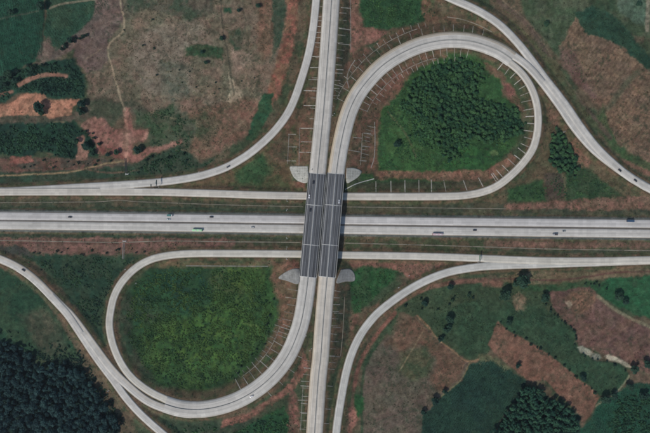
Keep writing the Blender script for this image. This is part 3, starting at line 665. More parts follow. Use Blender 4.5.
# between the northern roads
area([(341,-60),(352,-60),(352,60),(345,90),(338,100),(334,95),(338,40)], (58,66,52), (78,70,58), 0.6, 7, 1.5)
area([(351,-75),(361,-75),(359,10),(364,27),(388,31),(376,40),(360,48),(351,55),(350,20)], (138,96,82), (108,82,68), 0.6, 8, 1.3, 'red_earth', 'red earth strip left of the green wedge, top centre')
area([(361,-75),(424,-75),(434,8),(440,16),(420,22),(390,29),(366,28),(360,10)], (46,78,48), (36,68,46), 0.6, 8, 1.5, 'grassland', 'green wedge of grass at the top centre')
area([(424,-20),(434,8),(446,14),(480,22),(510,42),(500,44),(470,30),(430,34),(395,42),(378,50),(374,46),(390,32),(425,22),(420,5)], (104,80,64), (72,74,54), 0.6, 6, 1.5, 'grass_verge', 'brownish slope above the north loop')
area([(350,55),(366,46),(376,52),(364,68),(352,84),(344,92),(344,72)], (114,82,68), (70,70,54), 0.6, 5, 1.5)
area([(314,-60),(324,-60),(318,60),(316,110),(310,165),(296,165),(297,120),(309,80),(313,40)], (106,80,66), (66,68,50), 0.6, 5, 1.5)
area([(334,115),(340,108),(337,135),(331,168),(327,170),(330,140)], (108,86,66), (84,76,58), .6, 5, 1)
# inside the north-east loop
area(NE_IN[:], (52,86,48), (42,72,46), 0.6, 12, 4, 'grassland', 'green ground inside the north east loop')
area([(350,112),(368,88),(385,72),(404,60),(440,51),(446,56),(420,66),(405,80),(395,98),(382,110),(378,135),(378,174),(362,174),(350,165),(350,135)], (112,82,68), (74,72,54), 0.6, 5, 2)
area([(378,84),(396,72),(405,74),(398,92),(386,104),(376,98)], (128,86,70), (98,78,62), 0.6, 6, 3)
area([(484,62),(500,70),(514,88),(524,108),(526,118),(516,106),(504,96),(500,80),(486,70)], (108,84,70), (76,74,56), 0.7, 6, 1.5)
area([(502,82),(510,84),(516,96),(508,96)], (134,84,72), None, feather=1.5)
area([(374,171),(400,172),(440,171),(485,170),(505,160),(512,152),(516,160),(500,176),(480,181),(430,180),(376,179)], (132,94,76), (98,82,64), 0.65, 6, 1.3)
stroke([(360,188),(400,186.5),(450,186),(480,182)], 9, (64,62,50), 0.65, 2)  # north-facing bank: its shade is painted into the ground colour
area([(392,110),(430,95),(445,105),(440,128),(432,150),(400,162),(385,150)], (52,86,50), (66,90,52), .6, 9, 4)
area([(481,78),(488,76),(497,80),(503,92),(502,101),(484,101),(477,93)], (50,86,50), (44,76,48), .5, 6, 1.5)
area([(455,148),(490,145),(505,147),(500,158),(470,168),(445,166)], (48,88,48), (40,74,48), .6, 7, 3)
area([(490,153),(496,151),(498,156),(492,157)], (88,112,70), None, feather=1.4)
stroke([(388,112),(400,126),(410,142),(416,158)], 1.6, (96,90,70), 0.6, .8)
# triangle between loop and the eastern ramp
area([(545,82),(556,95),(566,118),(590,148),(612,170),(650,196),(600,198),(560,200),(500,203),(478,200),(500,192),(524,176),(540,155),(546,125)], (82,78,60), (98,82,66), 0.6, 9, 1.5, 'grass_verge', 'rough triangle between the north loop and the eastern ramp')
area([(545,90),(553,100),(562,120),(556,128),(548,120)], (136,92,76), (104,82,66), 0.6, 6, 2)
area([(508,190),(528,182),(544,180),(546,200),(508,202)], (52,82,50), (44,70,46), .5, 7, 2)
area([(545,174),(562,172),(566,185),(564,200),(546,200)], (78,68,60), (62,66,52), .6, 7, 2)
area([(566,172),(585,168),(605,182),(624,196),(600,199),(566,200)], (46,72,48), (62,76,54), .6, 7, 2)
area([(572,140),(580,148),(592,162),(588,168),(576,158)], (134,94,76), (100,82,66), .6, 5, 2)
stroke([(561,172),(565,185),(566,200)], 1, (112,104,80), .6, .7)

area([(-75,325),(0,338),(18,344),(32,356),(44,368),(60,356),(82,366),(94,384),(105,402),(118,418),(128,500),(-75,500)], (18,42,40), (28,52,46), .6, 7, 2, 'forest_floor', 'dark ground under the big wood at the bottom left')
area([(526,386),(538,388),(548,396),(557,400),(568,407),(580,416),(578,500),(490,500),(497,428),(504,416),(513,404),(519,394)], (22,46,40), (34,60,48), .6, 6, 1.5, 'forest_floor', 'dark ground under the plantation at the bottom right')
area([(415,80),(430,70),(447,63),(462,61),(479,68),(482,77),(474,93),(482,102),(501,105),(517,112),(523,124),(519,134),(508,140),(489,141),(471,136),(452,140),(439,145),(429,132),(424,119),(434,110),(430,100),(410,100)], (28,56,42), (44,76,50), .6, 6, 2)
area([(557,127),(566,134),(571,150),(579,166),(573,175),(561,172),(550,161),(550,143)], (30,56,44), (44,70,50), .6, 5, 1.5)

# verges: a strip of grass and spilt earth along every road
vm = (1 - sstep(2.0, 5.5, dmin + (n_b - 0.5) * 4)) * 0.72
vc = alb((74, 78, 54)) * (1 - sstep(.40, .56, n_b))[..., None] + alb((104, 80, 64)) * sstep(.40, .56, n_b)[..., None]
mixin(vm, vc)
em = (1 - sstep(0.3, 1.8, dmin)) * 0.6
mixin(em, np.broadcast_to(alb((66, 60, 48)), COL.shape))
# grey shoulder outside the motorway carriageways, guard rail shade mixed into its colour
for nm, sgn in (('motorway_north', -1), ('motorway_south', 1)):
    P = np.array(ROADS[nm][0])[:, :2].copy(); P[:, 1] += sgn * (ROADS[nm][1] / 2 + 0.9)
    stroke([tuple(p) for p in P], 2.6, (84, 90, 86), 0.9, .6, warp=0)
red_break = sstep(.50, .60, fbm(PX, PY, 4.5, 905, 4)) * 0.45 * sstep(1.25, 1.6, COL[..., 0] / np.maximum(COL[..., 1], 1e-4))
mixin(red_break, np.broadcast_to(alb((86, 74, 60)), COL.shape))
offr_pre = sstep(0.5, 2.0, dmin)
# fine irregularities of soil and plants
fine = 1 + 0.50 * (n_c - 0.5) * 2 + 0.24 * (n_b - 0.5) * 2 + 0.10 * (n_a - 0.5) * 2 + 0.14 * (n_d - 0.5) * 2
hue = (fbm(PX, PY, 11, 611, 5) - .5) * offr_pre
COL[..., 0] *= 1 + 0.22 * hue; COL[..., 1] *= 1 - 0.12 * hue; COL[..., 2] *= 1 - 0.10 * hue
COL *= fine[..., None]
tuft = sstep(0.60, 0.70, fbm(PX, PY, 2.6, 777, 2)) * sstep(0.42, 0.62, fbm(PX, PY, 14, 778, 3)) * 0.55
offroad = sstep(0.8, 2.5, dmin)
mixin(tuft * offroad, np.broadcast_to(alb((44, 60, 44)), COL.shape))
COL = np.clip(COL, 0.003, 0.8)

idx = np.arange(NX * NY).reshape(NY, NX)
quads = np.stack([idx[1:, :-1], idx[1:, 1:], idx[:-1, 1:], idx[:-1, :-1]], -1).reshape(-1, 4)
VV = np.stack([WX, WY, Z], -1).reshape(-1, 3); CC = COL.reshape(-1, 3)
zc = ZONE[:-1, :-1].reshape(-1)
for zi, (nm, lb) in enumerate(ZNAMES):
    q = quads[zc == zi]
    if len(q) < 12: continue
    un, inv = np.unique(q.ravel(), return_inverse=True)
    o = mesh_np(nm, VV[un], inv.reshape(-1, 4), MG, col=CC[un], smooth=True)
    tag(o, label=lb, kind='structure')
# land beyond the surveyed part, out to the horizon
ring = []
bi = np.concatenate([idx[0, :], idx[1:, -1], idx[-1, -2::-1], idx[-2:0:-1, 0]])
B0 = VV[bi]; Cb = CC[bi]
layers = [B0]; cols = [Cb]
for f in (1.15, 1.6, 3.0, 8.0, 20.0):
    L = B0 * np.array([f, f, 1.0]); L[:, 2] = B0[:, 2] * max(0, 1 - (f - 1) * 1.5) - 1.6 * min(1, (f - 1) * 1.5)
    layers.append(L); cc = Cb * max(0, 1 - (f - 1) * 3) + alb((66, 76, 58)) * min(1, (f - 1) * 3); cols.append(cc)
nb = len(bi); RVt = np.vstack(layers); RC = np.vstack(cols); rq = []
for l in range(len(layers) - 1):
    a = np.arange(nb) + l * nb; b = (np.arange(nb) + 1) % nb + l * nb
    rq.append(np.stack([a, a + nb, b + nb, b], -1))
rq = np.vstack(rq)[:, ::-1]
tag(mesh_np('distant_land', RVt, rq, MG, col=RC, smooth=True), kind='structure')

# ------------------------------------------------------------------ road ribbons
def ribbon(name, W, width, mat, z=0.0, thick=0.35, off=0.0, parent=None, key=None):
    T = np.gradient(W[:, :2], axis=0); T /= np.linalg.norm(T, axis=1)[:, None]
    Nn = np.stack([-T[:, 1], T[:, 0]], 1)            # left of travel
    s = np.concatenate([[0], np.cumsum(np.linalg.norm(np.diff(W[:, :2], axis=0), axis=1))])
    hw = width / 2
    offs = [(hw, -thick), (hw, 0)] + [(hw - width * k / 4, 0) for k in (1, 2, 3)] + [(-hw, 0), (-hw, -thick)]
    V = []; uv = []
    for o_, dz in offs:
        V.append(np.column_stack([W[:, 0] + Nn[:, 0] * (o_ + off), W[:, 1] + Nn[:, 1] * (o_ + off), W[:, 2] + z + dz]))
        uv.append(np.column_stack([s, np.full(len(s), hw - o_)]))
    n = len(W); V = np.vstack(V); uv = np.vstack(uv); Q = []
    for j in range(len(offs) - 1):
        a = np.arange(n - 1) + j * n
        Q.append(np.stack([a, a + n, a + n + 1, a + 1], -1))
    o = mesh_np(name, V, np.vstack(Q), mat, parent, uv=uv)
    if key:
        vis = []
        for sg in (1, -1):
            E = W[:, :2] + Nn * (hw * sg) - Nn * sg * 0.3; ok = np.ones(len(W))
            for k2, W2 in RW.items():
                if k2 == key or 'motorway' in k2: continue
                Wd = catmull(W2[:, :2], 2.0) if False else W2
                dd = np.hypot(E[:, None, 0] - Wd[None, :, 0], E[:, None, 1] - Wd[None, :, 1])
                j = dd.argmin(1); near_ = dd.min(1)
                ends = (j < 2) | (j > len(Wd) - 3)
                ok[(near_ < ROADS[k2][1] / 2 * M + 0.2) & ~(ends & (near_ > 4))] = 0
            vis.append(ok)
        ec = np.zeros((len(V), 3), np.float32); ec[:, 0] = np.tile(vis[0], len(offs)); ec[:, 1] = np.tile(vis[1], len(offs))
        a = o.data.attributes.new('Edge', 'FLOAT_VECTOR', 'POINT'); a.data.foreach_set('vector', ec.ravel())
    return o
NICE = {'north_road': 'road', 'north_loop': 'loop_road', 'north_loop_inner': 'loop_road', 'north_east_ramp': 'ramp_road', 'loop_exit_lane': 'ramp_road',
        'north_west_ramp': 'ramp_road', 'south_road': 'road', 'south_loop': 'loop_road', 'south_loop_inner': 'loop_road', 'south_east_ramp': 'ramp_road',
        'south_west_ramp': 'ramp_road', 'west_exit_lane': 'ramp_road', 'motorway_north': 'motorway_carriageway', 'motorway_south': 'motorway_carriageway'}
RLAB = {'north_road': 'two way concrete road running north from the bridge', 'north_loop': 'wide two way concrete loop north east of the bridge',
        'north_loop_inner': 'single lane closing the north east loop and passing under the bridge', 'north_east_ramp': 'curved ramp from the top edge to the right edge',
        'loop_exit_lane': 'lane leaving the north loop to join the eastern ramp', 'north_west_ramp': 'curved ramp from the left edge up to the top centre',
        'south_road': 'two way concrete road running south from the bridge', 'south_loop': 'wide two way concrete loop south west of the bridge',
        'south_loop_inner': 'single lane closing the south west loop and passing under the bridge', 'south_east_ramp': 'curved ramp from the right edge down to the bottom centre',
        'south_west_ramp': 'ramp running to the left edge below the motorway', 'west_exit_lane': 'lane running off the bottom edge left of the loop',
        'motorway_north': 'upper carriageway of the straight motorway', 'motorway_south': 'lower carriageway of the straight motorway'}
TAN = {'north_loop': -0.65, 'south_loop': 0.0, 'south_road': 0.35, 'south_west_ramp': 0.3}
TONE = {'motorway_north': (0.98, 0.985, 1.03), 'motorway_south': (1.0, 1.0, 1.0), 'south_road': (1.03, 0.99, 0.94), 'north_road': (1.0, 0.985, 0.965),
        'south_east_ramp': (0.98, 1.0, 1.0), 'south_loop_inner': (1.04, 1.03, 0.98), 'north_loop_inner': (1.04, 1.01, 0.96)}
for k, W in RW.items():
    wd = ROADS[k][1] * M
    mt = road_material('concrete_' + k, ROADS[k][2], wd, False, -TAN.get(k, 0), TONE.get(k, (1, 1, 1)))
    o = ribbon(NICE[k], W, wd, mt, LIFT[k], key=k)
    tag(o, RLAB[k], kind='structure')

def sweep(name, W, prof, mat, parent=None, off=0.0, z=0.0, closed=True):
    """profile (x to the right, z) swept along the path W"""
    T = np.gradient(W[:, :2], axis=0); T /= np.linalg.norm(T, axis=1)[:, None]
    Rn = np.stack([T[:, 1], -T[:, 0]], 1)
    n = len(W); V = []
    for x, zz in prof:
        V.append(np.column_stack([W[:, 0] + Rn[:, 0] * (x + off), W[:, 1] + Rn[:, 1] * (x + off), W[:, 2] + zz + z]))
    V = np.vstack(V); Q = []; m = len(prof)
    for j in range(m if closed else m - 1):
        a = np.arange(n - 1) + j * n; b = np.arange(n - 1) + ((j + 1) % m) * n
        Q.append(np.stack([a, a + 1, b + 1, b], -1))
    if closed and m == 4:
        Q.append(np.array([[0, n, 2 * n, 3 * n], [n - 1, 4 * n - 1, 3 * n - 1, 2 * n - 1]]))
    return mesh_np(name, V, np.vstack(Q), mat, parent)
BAR = [(-0.30, 0), (-0.12, 0.85), (0.12, 0.85), (0.30, 0)]
for k, lb in (('north_road', 'low concrete median barrier along the north road'), ('north_loop', 'low concrete median barrier round the north east loop'),
              ('south_road', 'low concrete median barrier along the south road'), ('south_loop', 'low concrete median barrier round the south west loop')):
    tag(sweep('median_barrier', RW[k], BAR, M_CONC_D, z=LIFT[k]), lb, 'barrier')

# median strip and guard rail of the motorway
med = np.array([[x, 0.5 * (np.interp(x, *zip(*[(p[0], p[1]) for p in ROADS['motorway_north'][0]])) + ROADS['motorway_north'][1] / 2
                 + np.interp(x, *zip(*[(p[0], p[1]) for p in ROADS['motorway_south'][0]])) - ROADS['motorway_south'][1] / 2), 0.0] for x in np.arange(-70, 721, 4.0)])
medw = to_world(med)
tag(sweep('median_strip', medw, [(-0.62, -0.3), (-0.62, 0.10), (0.62, 0.10), (0.62, -0.3)], M_SOIL), 'dark earth strip between the two motorway carriageways', kind='structure')
def guard_rail(W, label, off):
    r = sweep('guard_rail', W, [(-0.06, 0.45), (-0.06, 0.80), (0.06, 0.80), (0.06, 0.45)], M_STEEL, off=off)
    # posts in the same mesh: far thinner than a pixel
    me = r.data; bm = bmesh.new(); bm.from_mesh(me)
    T = np.gradient(W[:, :2], axis=0); T /= np.linalg.norm(T, axis=1)[:, None]
    s = np.concatenate([[0], np.cumsum(np.linalg.norm(np.diff(W[:, :2], axis=0), axis=1))])
    for d in np.arange(0, s[-1], 4.0):
        x = np.interp(d, s, W[:, 0]); y = np.interp(d, s, W[:, 1]); z = np.interp(d, s, W[:, 2])
        tx = np.interp(d, s, T[:, 0]); ty = np.interp(d, s, T[:, 1])
        bmesh.ops.create_cube(bm, size=1, matrix=Matrix.Translation((x + ty * off, y - tx * off, z + 0.2)) @ Matrix.Diagonal((0.14, 0.14, 1.1, 1)))
    bm.to_mesh(me); bm.free()
    tag(r, label, 'guard rail')
guard_rail(medw, 'steel guard rail in the middle of the motorway', 0.0)
guard_rail(RW['motorway_north'], 'steel guard rail on the upper edge of the motorway', -(ROADS['motorway_north'][1] / 2 * M + 0.7))
guard_rail(RW['motorway_south'], 'steel guard rail on the lower edge of the motorway', (ROADS['motorway_south'][1] / 2 * M + 0.7))

# ------------------------------------------------------------------ the twin bridge
M_ASPH_W = road_material('asphalt_west', True, 17.0 * M, True)
def bridge(name_lab, p0, p1, width):
    A = to_world(np.array([p0[0], p0[1], 9.0])); B = to_world(np.array([p1[0], p1[1], 9.0]))
    ctr = (A + B) / 2
    W = np.array([A + (B - A) * t for t in np.linspace(0, 1, 12)])
    root = empty('overpass_bridge', (ctr[0], ctr[1], 0)); tag(root, name_lab, 'bridge', 'twin decks of the bridge over the motorway')
    Wl = W - np.array([ctr[0], ctr[1], 0])
    wd = width * M
    ribbon('road_surface', Wl, wd - 0.8, M_ASPH_W, 0.05, 0.05, parent=root)
    sweep('deck', Wl, [(-wd / 2, -0.45), (-wd / 2, 0.0), (wd / 2, 0.0), (wd / 2, -0.45)], M_CONC, root)
    PAR = [(-0.2, 0), (-0.12, 1.0), (0.12, 1.0), (0.2, 0)]
    sweep('parapet', Wl, PAR, M_BARR, root, off=-wd / 2 + 0.2); sweep('parapet', Wl, PAR, M_BARR, root, off=wd / 2 - 0.2)
    sweep('median_barrier', Wl, [(-0.3, 0), (-0.14, 0.85), (0.14, 0.85), (0.3, 0)], M_BARR, root, z=0.05)
    for off in np.linspace(-wd / 2 + 1.4, wd / 2 - 1.4, 8):
        sweep('girder', Wl, [(-0.3, -1.9), (-0.3, -0.45), (0.3, -0.45), (0.3, -1.9)], M_CONC_D, root, off=off)
    d = (B - A); L = np.linalg.norm(d[:2]); d = d / L
    for t in (0.0, 0.306, 0.69, 1.0):
        c = A + (B - A) * t - np.array([ctr[0], ctr[1], 0])
        Wj = np.array([[c[0] - d[0] * 0.28, c[1] - d[1] * 0.28, 9.0], [c[0] + d[0] * 0.28, c[1] + d[1] * 0.28, 9.0]])
        sweep('expansion_joint', Wj, [(-wd / 2 + 0.4, 0.02), (-wd / 2 + 0.4, 0.075), (wd / 2 - 0.4, 0.075), (wd / 2 - 0.4, 0.02)], M_BARR, root)
        if 0 < t < 1:
            Wc = np.array([[c[0] - d[0] * 0.8, c[1] - d[1] * 0.8, 9.0], [c[0] + d[0] * 0.8, c[1] + d[1] * 0.8, 9.0]])
            sweep('pier_cap', Wc, [(-wd / 2 + 1, -3.0), (-wd / 2 + 1, -1.9), (wd / 2 - 1, -1.9), (wd / 2 - 1, -3.0)], M_CONC_D, root)
            R = np.array([d[1], -d[0]])
            for o_ in (-5.5, 0, 5.5):
                MB().cyl((c[0] + R[0] * o_, c[1] + R[1] * o_, -2.5), (c[0] + R[0] * o_, c[1] + R[1] * o_, 6.0), 0.65, n=16).build('pier', M_CONC_D, root, smooth=False)
        else:
            sg = 1 if t == 0 else -1
            Wc = np.array([[c[0] + d[0] * sg * 0.3, c[1] + d[1] * sg * 0.3, 9.0], [c[0] + d[0] * sg * 1.6, c[1] + d[1] * sg * 1.6, 9.0]])
            sweep('abutment', Wc, [(-wd / 2 + .1, -6.0), (-wd / 2 + .1, -0.45), (wd / 2 - .1, -0.45), (wd / 2 - .1, -6.0)], M_CONC_D, root)
    return root
bridge('western deck of the twin bridge, dark asphalt with pale joints', (317.4, 173.5), (308.1, 277), 17.2)
bridge('eastern deck of the twin bridge, its shadow falling to the east', (335.9, 173.5), (327.1, 277), 17.2)

# curved concrete aprons at the four corners of the bridge
def apron_material(name, col):
    m, nt, b = mat_new(name, .9, .2); g = nt.nodes.new('ShaderNodeNewGeometry')
    rgb = nt.nodes.new('ShaderNodeRGB'); rgb.outputs[0].default_value = (*col, 1)
    c = scale_c(nt, rgb.outputs[0], ramp(nt, noise_node(nt, g.outputs['Position'], .25, 5, .7), .3, .7, .65, 1.25))
    sp = nt.nodes.new('ShaderNodeSeparateXYZ'); nt.links.new(g.outputs['Position'], sp.inputs[0])
    for i in (0, 1):
        f = math_n(nt, 'ABSOLUTE', math_n(nt, 'SUBTRACT', math_n(nt, 'FRACT', math_n(nt, 'DIVIDE', sp.outputs[i], 3.0)), .5))
        c = mix_c(nt, ramp(nt, f, .455, .475, 0, .55), c, (.10, .10, .08))
    nt.links.new(c, b.inputs['Base Color']); return m
M_AP1 = apron_material('slope_paving', (.34, .33, .29)); M_AP2 = apron_material('weathered_slope_paving', (.22, .215, .20))
def apron(poly, label, mat=None):
    mat = mat or M_AP1
    poly = np.array(poly, float); x0, y0 = poly.min(0); x1, y1 = poly.max(0)
    c = poly.mean(0); n = len(poly); rings = 9; V = []; Q = []
    P = catmull([tuple(p) for p in poly] + [tuple(poly[0])], 1.2)[:-1]; n = len(P)
    for r in range(rings + 1):
        q = c + (P - c) * (r / rings if r else 0.02)
        g = on_ground(q[:, 0], q[:, 1], 0.42); V.append(g)
    q = on_ground(P[:, 0], P[:, 1], -0.4); V.append(q)
    V = np.vstack(V)
    for r in range(rings + 1):
        a = np.arange(n) + r * n; b = (np.arange(n) + 1) % n + r * n
        Q.append(np.stack([a, b, b + n, a + n], -1))
    o = mesh_np('concrete_apron', V, np.vstack(Q), mat, smooth=False)
    tag(o, label, 'slope paving')
apron([(308,166.3),(300,166.3),(290,166.8),(291,172),(294,177.5),(299,181.5),(307.3,182.5)], 'pale concrete slope paving at the north west corner of the bridge')
apron([(346.5,168),(354,168),(361.5,171.5),(358,177),(352,181),(347,183)], 'pale concrete slope paving at the north east corner of the bridge')
apron([(299.5,268.5),(293,268.8),(284,273),(278.5,278),(286,280.5),(298.5,283.5)], 'grey concrete slope paving at the south west corner of the bridge', M_AP2)
apron([(341,269.5),(350,269),(354,273),(354.5,280.5),(345,281.5),(336.5,283)], 'grey concrete slope paving at the south east corner of the bridge', M_AP2)

# ------------------------------------------------------------------ drains
def drape(path, step=0.9, dz=0.12):
    p = catmull([(a[0], a[1]) for a in path], step) if len(path) > 2 else np.array([np.array(path[0][:2]) + (np.array(path[1][:2]) - np.array(path[0][:2])) * t for t in np.linspace(0, 1, max(2, int(math.dist(path[0][:2], path[1][:2]) / step)))])
    return on_ground(p[:, 0], p[:, 1], dz)
M_CHUTE = plain('chute_concrete', (0.33, 0.31, 0.27), 0.9, 0.4, 0.18)
M_DRAIN = plain('silted_drain_concrete', (0.19, 0.17, 0.13), 0.9, 0.45, 0.08)
DR = [(-0.45, -0.35), (-0.45, 0.12), (-0.28, 0.12), (-0.22, -0.02), (0.22, -0.02), (0.28, 0.12), (0.45, 0.12), (0.45, -0.35)]
def chan(path, name, label, wid=1.0, mat=M_CONC, kind=None, cat=None, group=None, dz=0.12):
    W = drape(path, dz=dz)
    o = sweep(name, W, [(x * wid, z) for x, z in DR], mat, closed=False)
    return tag(o, label, cat, group, kind)
chan([(-60,202.8),(0,202.7),(60,202.2),(101,201.6),(119,200.3),(135,201.5),(165,202.7),(211,204.4),(261,205.8),(303,206.5)], 'drain_channel', 'pale drain between the upper motorway edge and the western ramp', .8, kind='structure', mat=M_DRAIN)
chan([(346,206.9),(421,207.8),(485,208.6),(506,208.8)], 'drain_channel', 'pale drain above the eastern motorway', .8, kind='structure', mat=M_DRAIN)
chan([(-60,240.2),(0,240.5),(60,241.5),(119,242.4),(165,241.0),(236,241.8),(301,242.4)], 'drain_channel', 'pale drain below the western motorway', kind='structure', mat=M_DRAIN)
chan([(344,243),(421.5,245),(485,246.9),(550,249),(612,250),(700,251.5)], 'drain_channel', 'pale drain below the eastern motorway', kind='structure', mat=M_DRAIN)
chan([(345,189.5),(356,184),(374,178.8)], 'drain_channel', 'pale drain slanting up from the lower loop lane beside the bridge', 0.9, kind='structure')
chan([(344.6,297),(343.8,315),(342.6,335),(340.6,356)], 'drain_channel', 'long pale drain on the slope right of the south road', 0.7, kind='structure', mat=M_DRAIN)
chan([(186,265.8),(220,266),(268,266.3)], 'drain_channel', 'pale drain along the upper rim of the south west loop', 0.7, kind='structure', mat=M_CONC_D)
chan([(349,88),(347,78),(350,68),(355,60)], 'drain_channel', 'drain in the gap between north road and loop', 0.7, kind='structure', mat=M_CONC_D)
chan([(374.5,122),(375,140),(374,158),(371,168)], 'drain_channel', 'faint drain at the foot of the west slope inside the north loop', 0.7, kind='structure', mat=M_CONC_D)
chan([(447,17),(462,19.5),(478,25),(492,32)], 'drain_channel', 'pale curved drain between the loop and the eastern ramp', 0.8, kind='structure', mat=M_DRAIN)

M_CHUTE2 = plain('stained_chute_concrete', (0.24, 0.225, 0.19), 0.9, 0.4, 0.18)
def chutes(tops, label, group, wid=1.0, mat=None):
    """tops: list of (x0,y0,x1,y1)"""
    for i, (a, b, c, d) in enumerate(tops):
        m_ = mat or (M_CHUTE if RNG.random() < .6 else M_CHUTE2)
        f = RNG.uniform(.82, 1.05); c = a + (c - a) * f; d = b + (d - b) * f
        chan([(a, b), (c, d)], 'drainage_chute', f'{ORD[i]} {label}', wid * RNG.uniform(.5, .8), m_, None, 'drain', group)
def along(road, pa, pb, n, side, l0, l1, jit=0.35):
    P = smooth_path(ROADS[road][0], 1.0)[:, :2]
    ia = int(np.argmin(np.hypot(*(P - np.array(pa)).T))); ib = int(np.argmin(np.hypot(*(P - np.array(pb)).T)))
    T = np.gradient(P, axis=0); T /= np.linalg.norm(T, axis=1)[:, None]
    out = []; hw = ROADS[road][1] / 2
    for i in np.linspace(ia, ib, n):
        i = int(round(i)); t = T[i]; nn = np.array([t[1], -t[0]]) * side
        e = RNG.uniform(-jit, jit) * 2
        a = P[i] + nn * (hw + 0.3 + l0); b = P[i] + nn * (hw + l1 + e) + t * RNG.uniform(-0.6, 0.6)
        out.append((a[0], a[1], b[0], b[1]))
    return out
chutes([(322.6,20.8,317.5,20.8),(321.9,32.5,315.8,32.6),(321,43,313.2,42.8),(320,56.4,311.8,56.5),(319,67.6,309.5,67.6),(318,79.7,307,79.6),(317,91,303.6,90.6),(316.3,105.7,302.5,105.5),(313.5,128.4,300,128.3),(296,134.4,288,134.3),(312.3,142,299.6,141.8),(297,147,288,146.8),(311.2,152.4,297.5,152.2),(296,161,287,160.8)],
       'pale chute from the top edge, on the slope west of the north road', 'chutes on the slope west of the north road')
chutes([(341,7.6,350.6,8.4),(339.2,28.6,351,30),(337.8,43.6,350.4,45),(336,69.4,344,70),(334.5,84.6,342.5,86.6)],
       'pale chute from the top edge, on the slope east of the north road', 'chutes on the slope east of the north road')
# side: +1 = right of travel in image space
chutes(along('north_loop', (362,87), (468,41), 9, 1, 0, 9) , 'pale chute clockwise on the inner slope of the north loop, from the west', 'chutes on the inner slope of the north loop') if False else None
def auto(road, pa, pb, n, inward_pt, l, label, group, wid=0.95, mat=None, l0=0):
    P = smooth_path(ROADS[road][0], 1.0)[:, :2]
    ia = int(np.argmin(np.hypot(*(P - np.array(pa)).T)))
    T = np.gradient(P, axis=0)[ia]; nn = np.array([T[1], -T[0]])
    side = 1 if np.dot(nn, np.array(inward_pt) - P[ia]) > 0 else -1
    chutes(along(road, pa, pb, n, side, l0, l), label, group, wid, mat)
auto('north_loop', (345,125), (345.0,124), 1, (440,100), 0.1, 'x', 'x') if False else None
chutes([(348.3,150,361,152.2),(353,137.5,362.8,138.2),(363.5,133.2,372,133.6),(361.5,146.5,372,147),(359.5,160.5,367,161)], 'pale chute from the north on the slope right of the loop, above the bridge', 'chutes right of the loop above the bridge')
auto('north_loop', (352,105), (470,41), 19, (440,100), 9, 'pale chute clockwise from the west on the inner slope of the north loop', 'chutes round the inner slope of the north loop', .8)
auto('north_loop_inner', (506,59), (498,185), 19, (440,110), 10, 'pale chute clockwise from the top on the eastern inner slope of the north loop', 'chutes round the eastern inner slope of the north loop', 1.15)
auto('north_loop', (352,105), (425,43), 10, (340,20), 8, 'pale chute from the south on the outer slope of the north loop', 'chutes on the outer slope of the north loop', .75)
auto('north_loop', (436,41), (480,43), 6, (450,0), 7, 'pale chute from the left on the slope between the loop and the eastern ramp', 'chutes between the loop and the eastern ramp', .75)
chutes([(x, 192.2, x - 0.2, 179.2) for x in (376, 391, 405, 419, 431.5)] + [(446,191.6,443.5,179.5),(467,190.5,463,179.5),(483,186.5,478,177),(498,180,492,172)],
       'pale chute from the bridge on the dark bank above the lower loop lane', 'chutes on the bank above the lower loop lane', 1.1)
auto('south_loop', (298,333), (245,397), 10, (200,330), 11, 'pale chute clockwise from the bridge on the inner slope of the south loop', 'chutes on the inner slope of the south loop', 1.0)
auto('south_loop', (290,352), (262,385), 4, (300,400), 6, 'pale chute from the bridge on the outer slope of the south loop', 'chutes on the outer slope of the south loop', .8)
chutes([(309.2,386.2,299,385.6),(308,400.2,297,400),(307.2,413.4,301.5,413.2),(306.4,427.4,304,427),(310.4,368.2,303.5,368)], 'pale chute from the top on the slope left of the south road', 'chutes left of the south road')
chutes([(333.8,313,343,313.4),(332.6,327.2,342,327.6),(331,341.6,341,341.8),(329.5,356.3,341.8,356.8)], 'faint chute from the top on the slope right of the south road', 'upper chutes right of the south road', .8)
chutes([(327.4,385.8,333.6,386.4),(326.4,398.4,332.6,399),(325.5,408.8,331.5,409.2),(324.3,423.4,329,423.6)], 'short chute from the top between the south road and the south east ramp', 'lower chutes right of the south road', .8)

for (a, b, c, d), lb in (((299.6,128,299.0,165), 'berm drain crossing the chutes left of the north road, right one'), ((289,134,287.5,164), 'berm drain left of the north road, left one'),
        ((350.6,0,350.8,50), 'foot drain on the slope right of the north road, top'), ((362.5,133,360.5,165), 'foot drain right of the loop above the bridge'),
        ((303,385,300.5,430), 'foot drain left of the south road')):
    chan([(a, b), ((a + c) / 2, (b + d) / 2), (c, d)], 'drain_channel', lb, .55, M_CHUTE2, kind='structure')
# the foot drain that follows the loops a few metres down the slope
def foot(road, pa, pb, inpt, l, label):
    P = smooth_path(ROADS[road][0], 1.0)[:, :2]
    ia = int(np.argmin(np.hypot(*(P - np.array(pa)).T))); ib = int(np.argmin(np.hypot(*(P - np.array(pb)).T)))
    if ia > ib: ia, ib = ib, ia
    T = np.gradient(P, axis=0); T /= np.linalg.norm(T, axis=1)[:, None]
    mid = (ia + ib) // 2; nn = np.array([T[mid][1], -T[mid][0]]); side = 1 if np.dot(nn, np.array(inpt) - P[mid]) > 0 else -1
    pts = [tuple(P[i] + np.array([T[i][1], -T[i][0]]) * side * (ROADS[road][1] / 2 + l)) for i in range(ia, ib, 6)]
    chan(pts, 'drain_channel', label, .5, M_CHUTE2, kind='structure')
foot('north_loop', (352,105), (440,41), (440,100), 8.5, 'foot drain along the inner slope of the north loop')
foot('north_loop', (352,105), (425,43), (340,20), 8.0, 'foot drain along the outer slope of the north loop')
foot('south_loop', (298,333), (250,393), (200,330), 10.5, 'foot drain along the inner slope of the south loop')

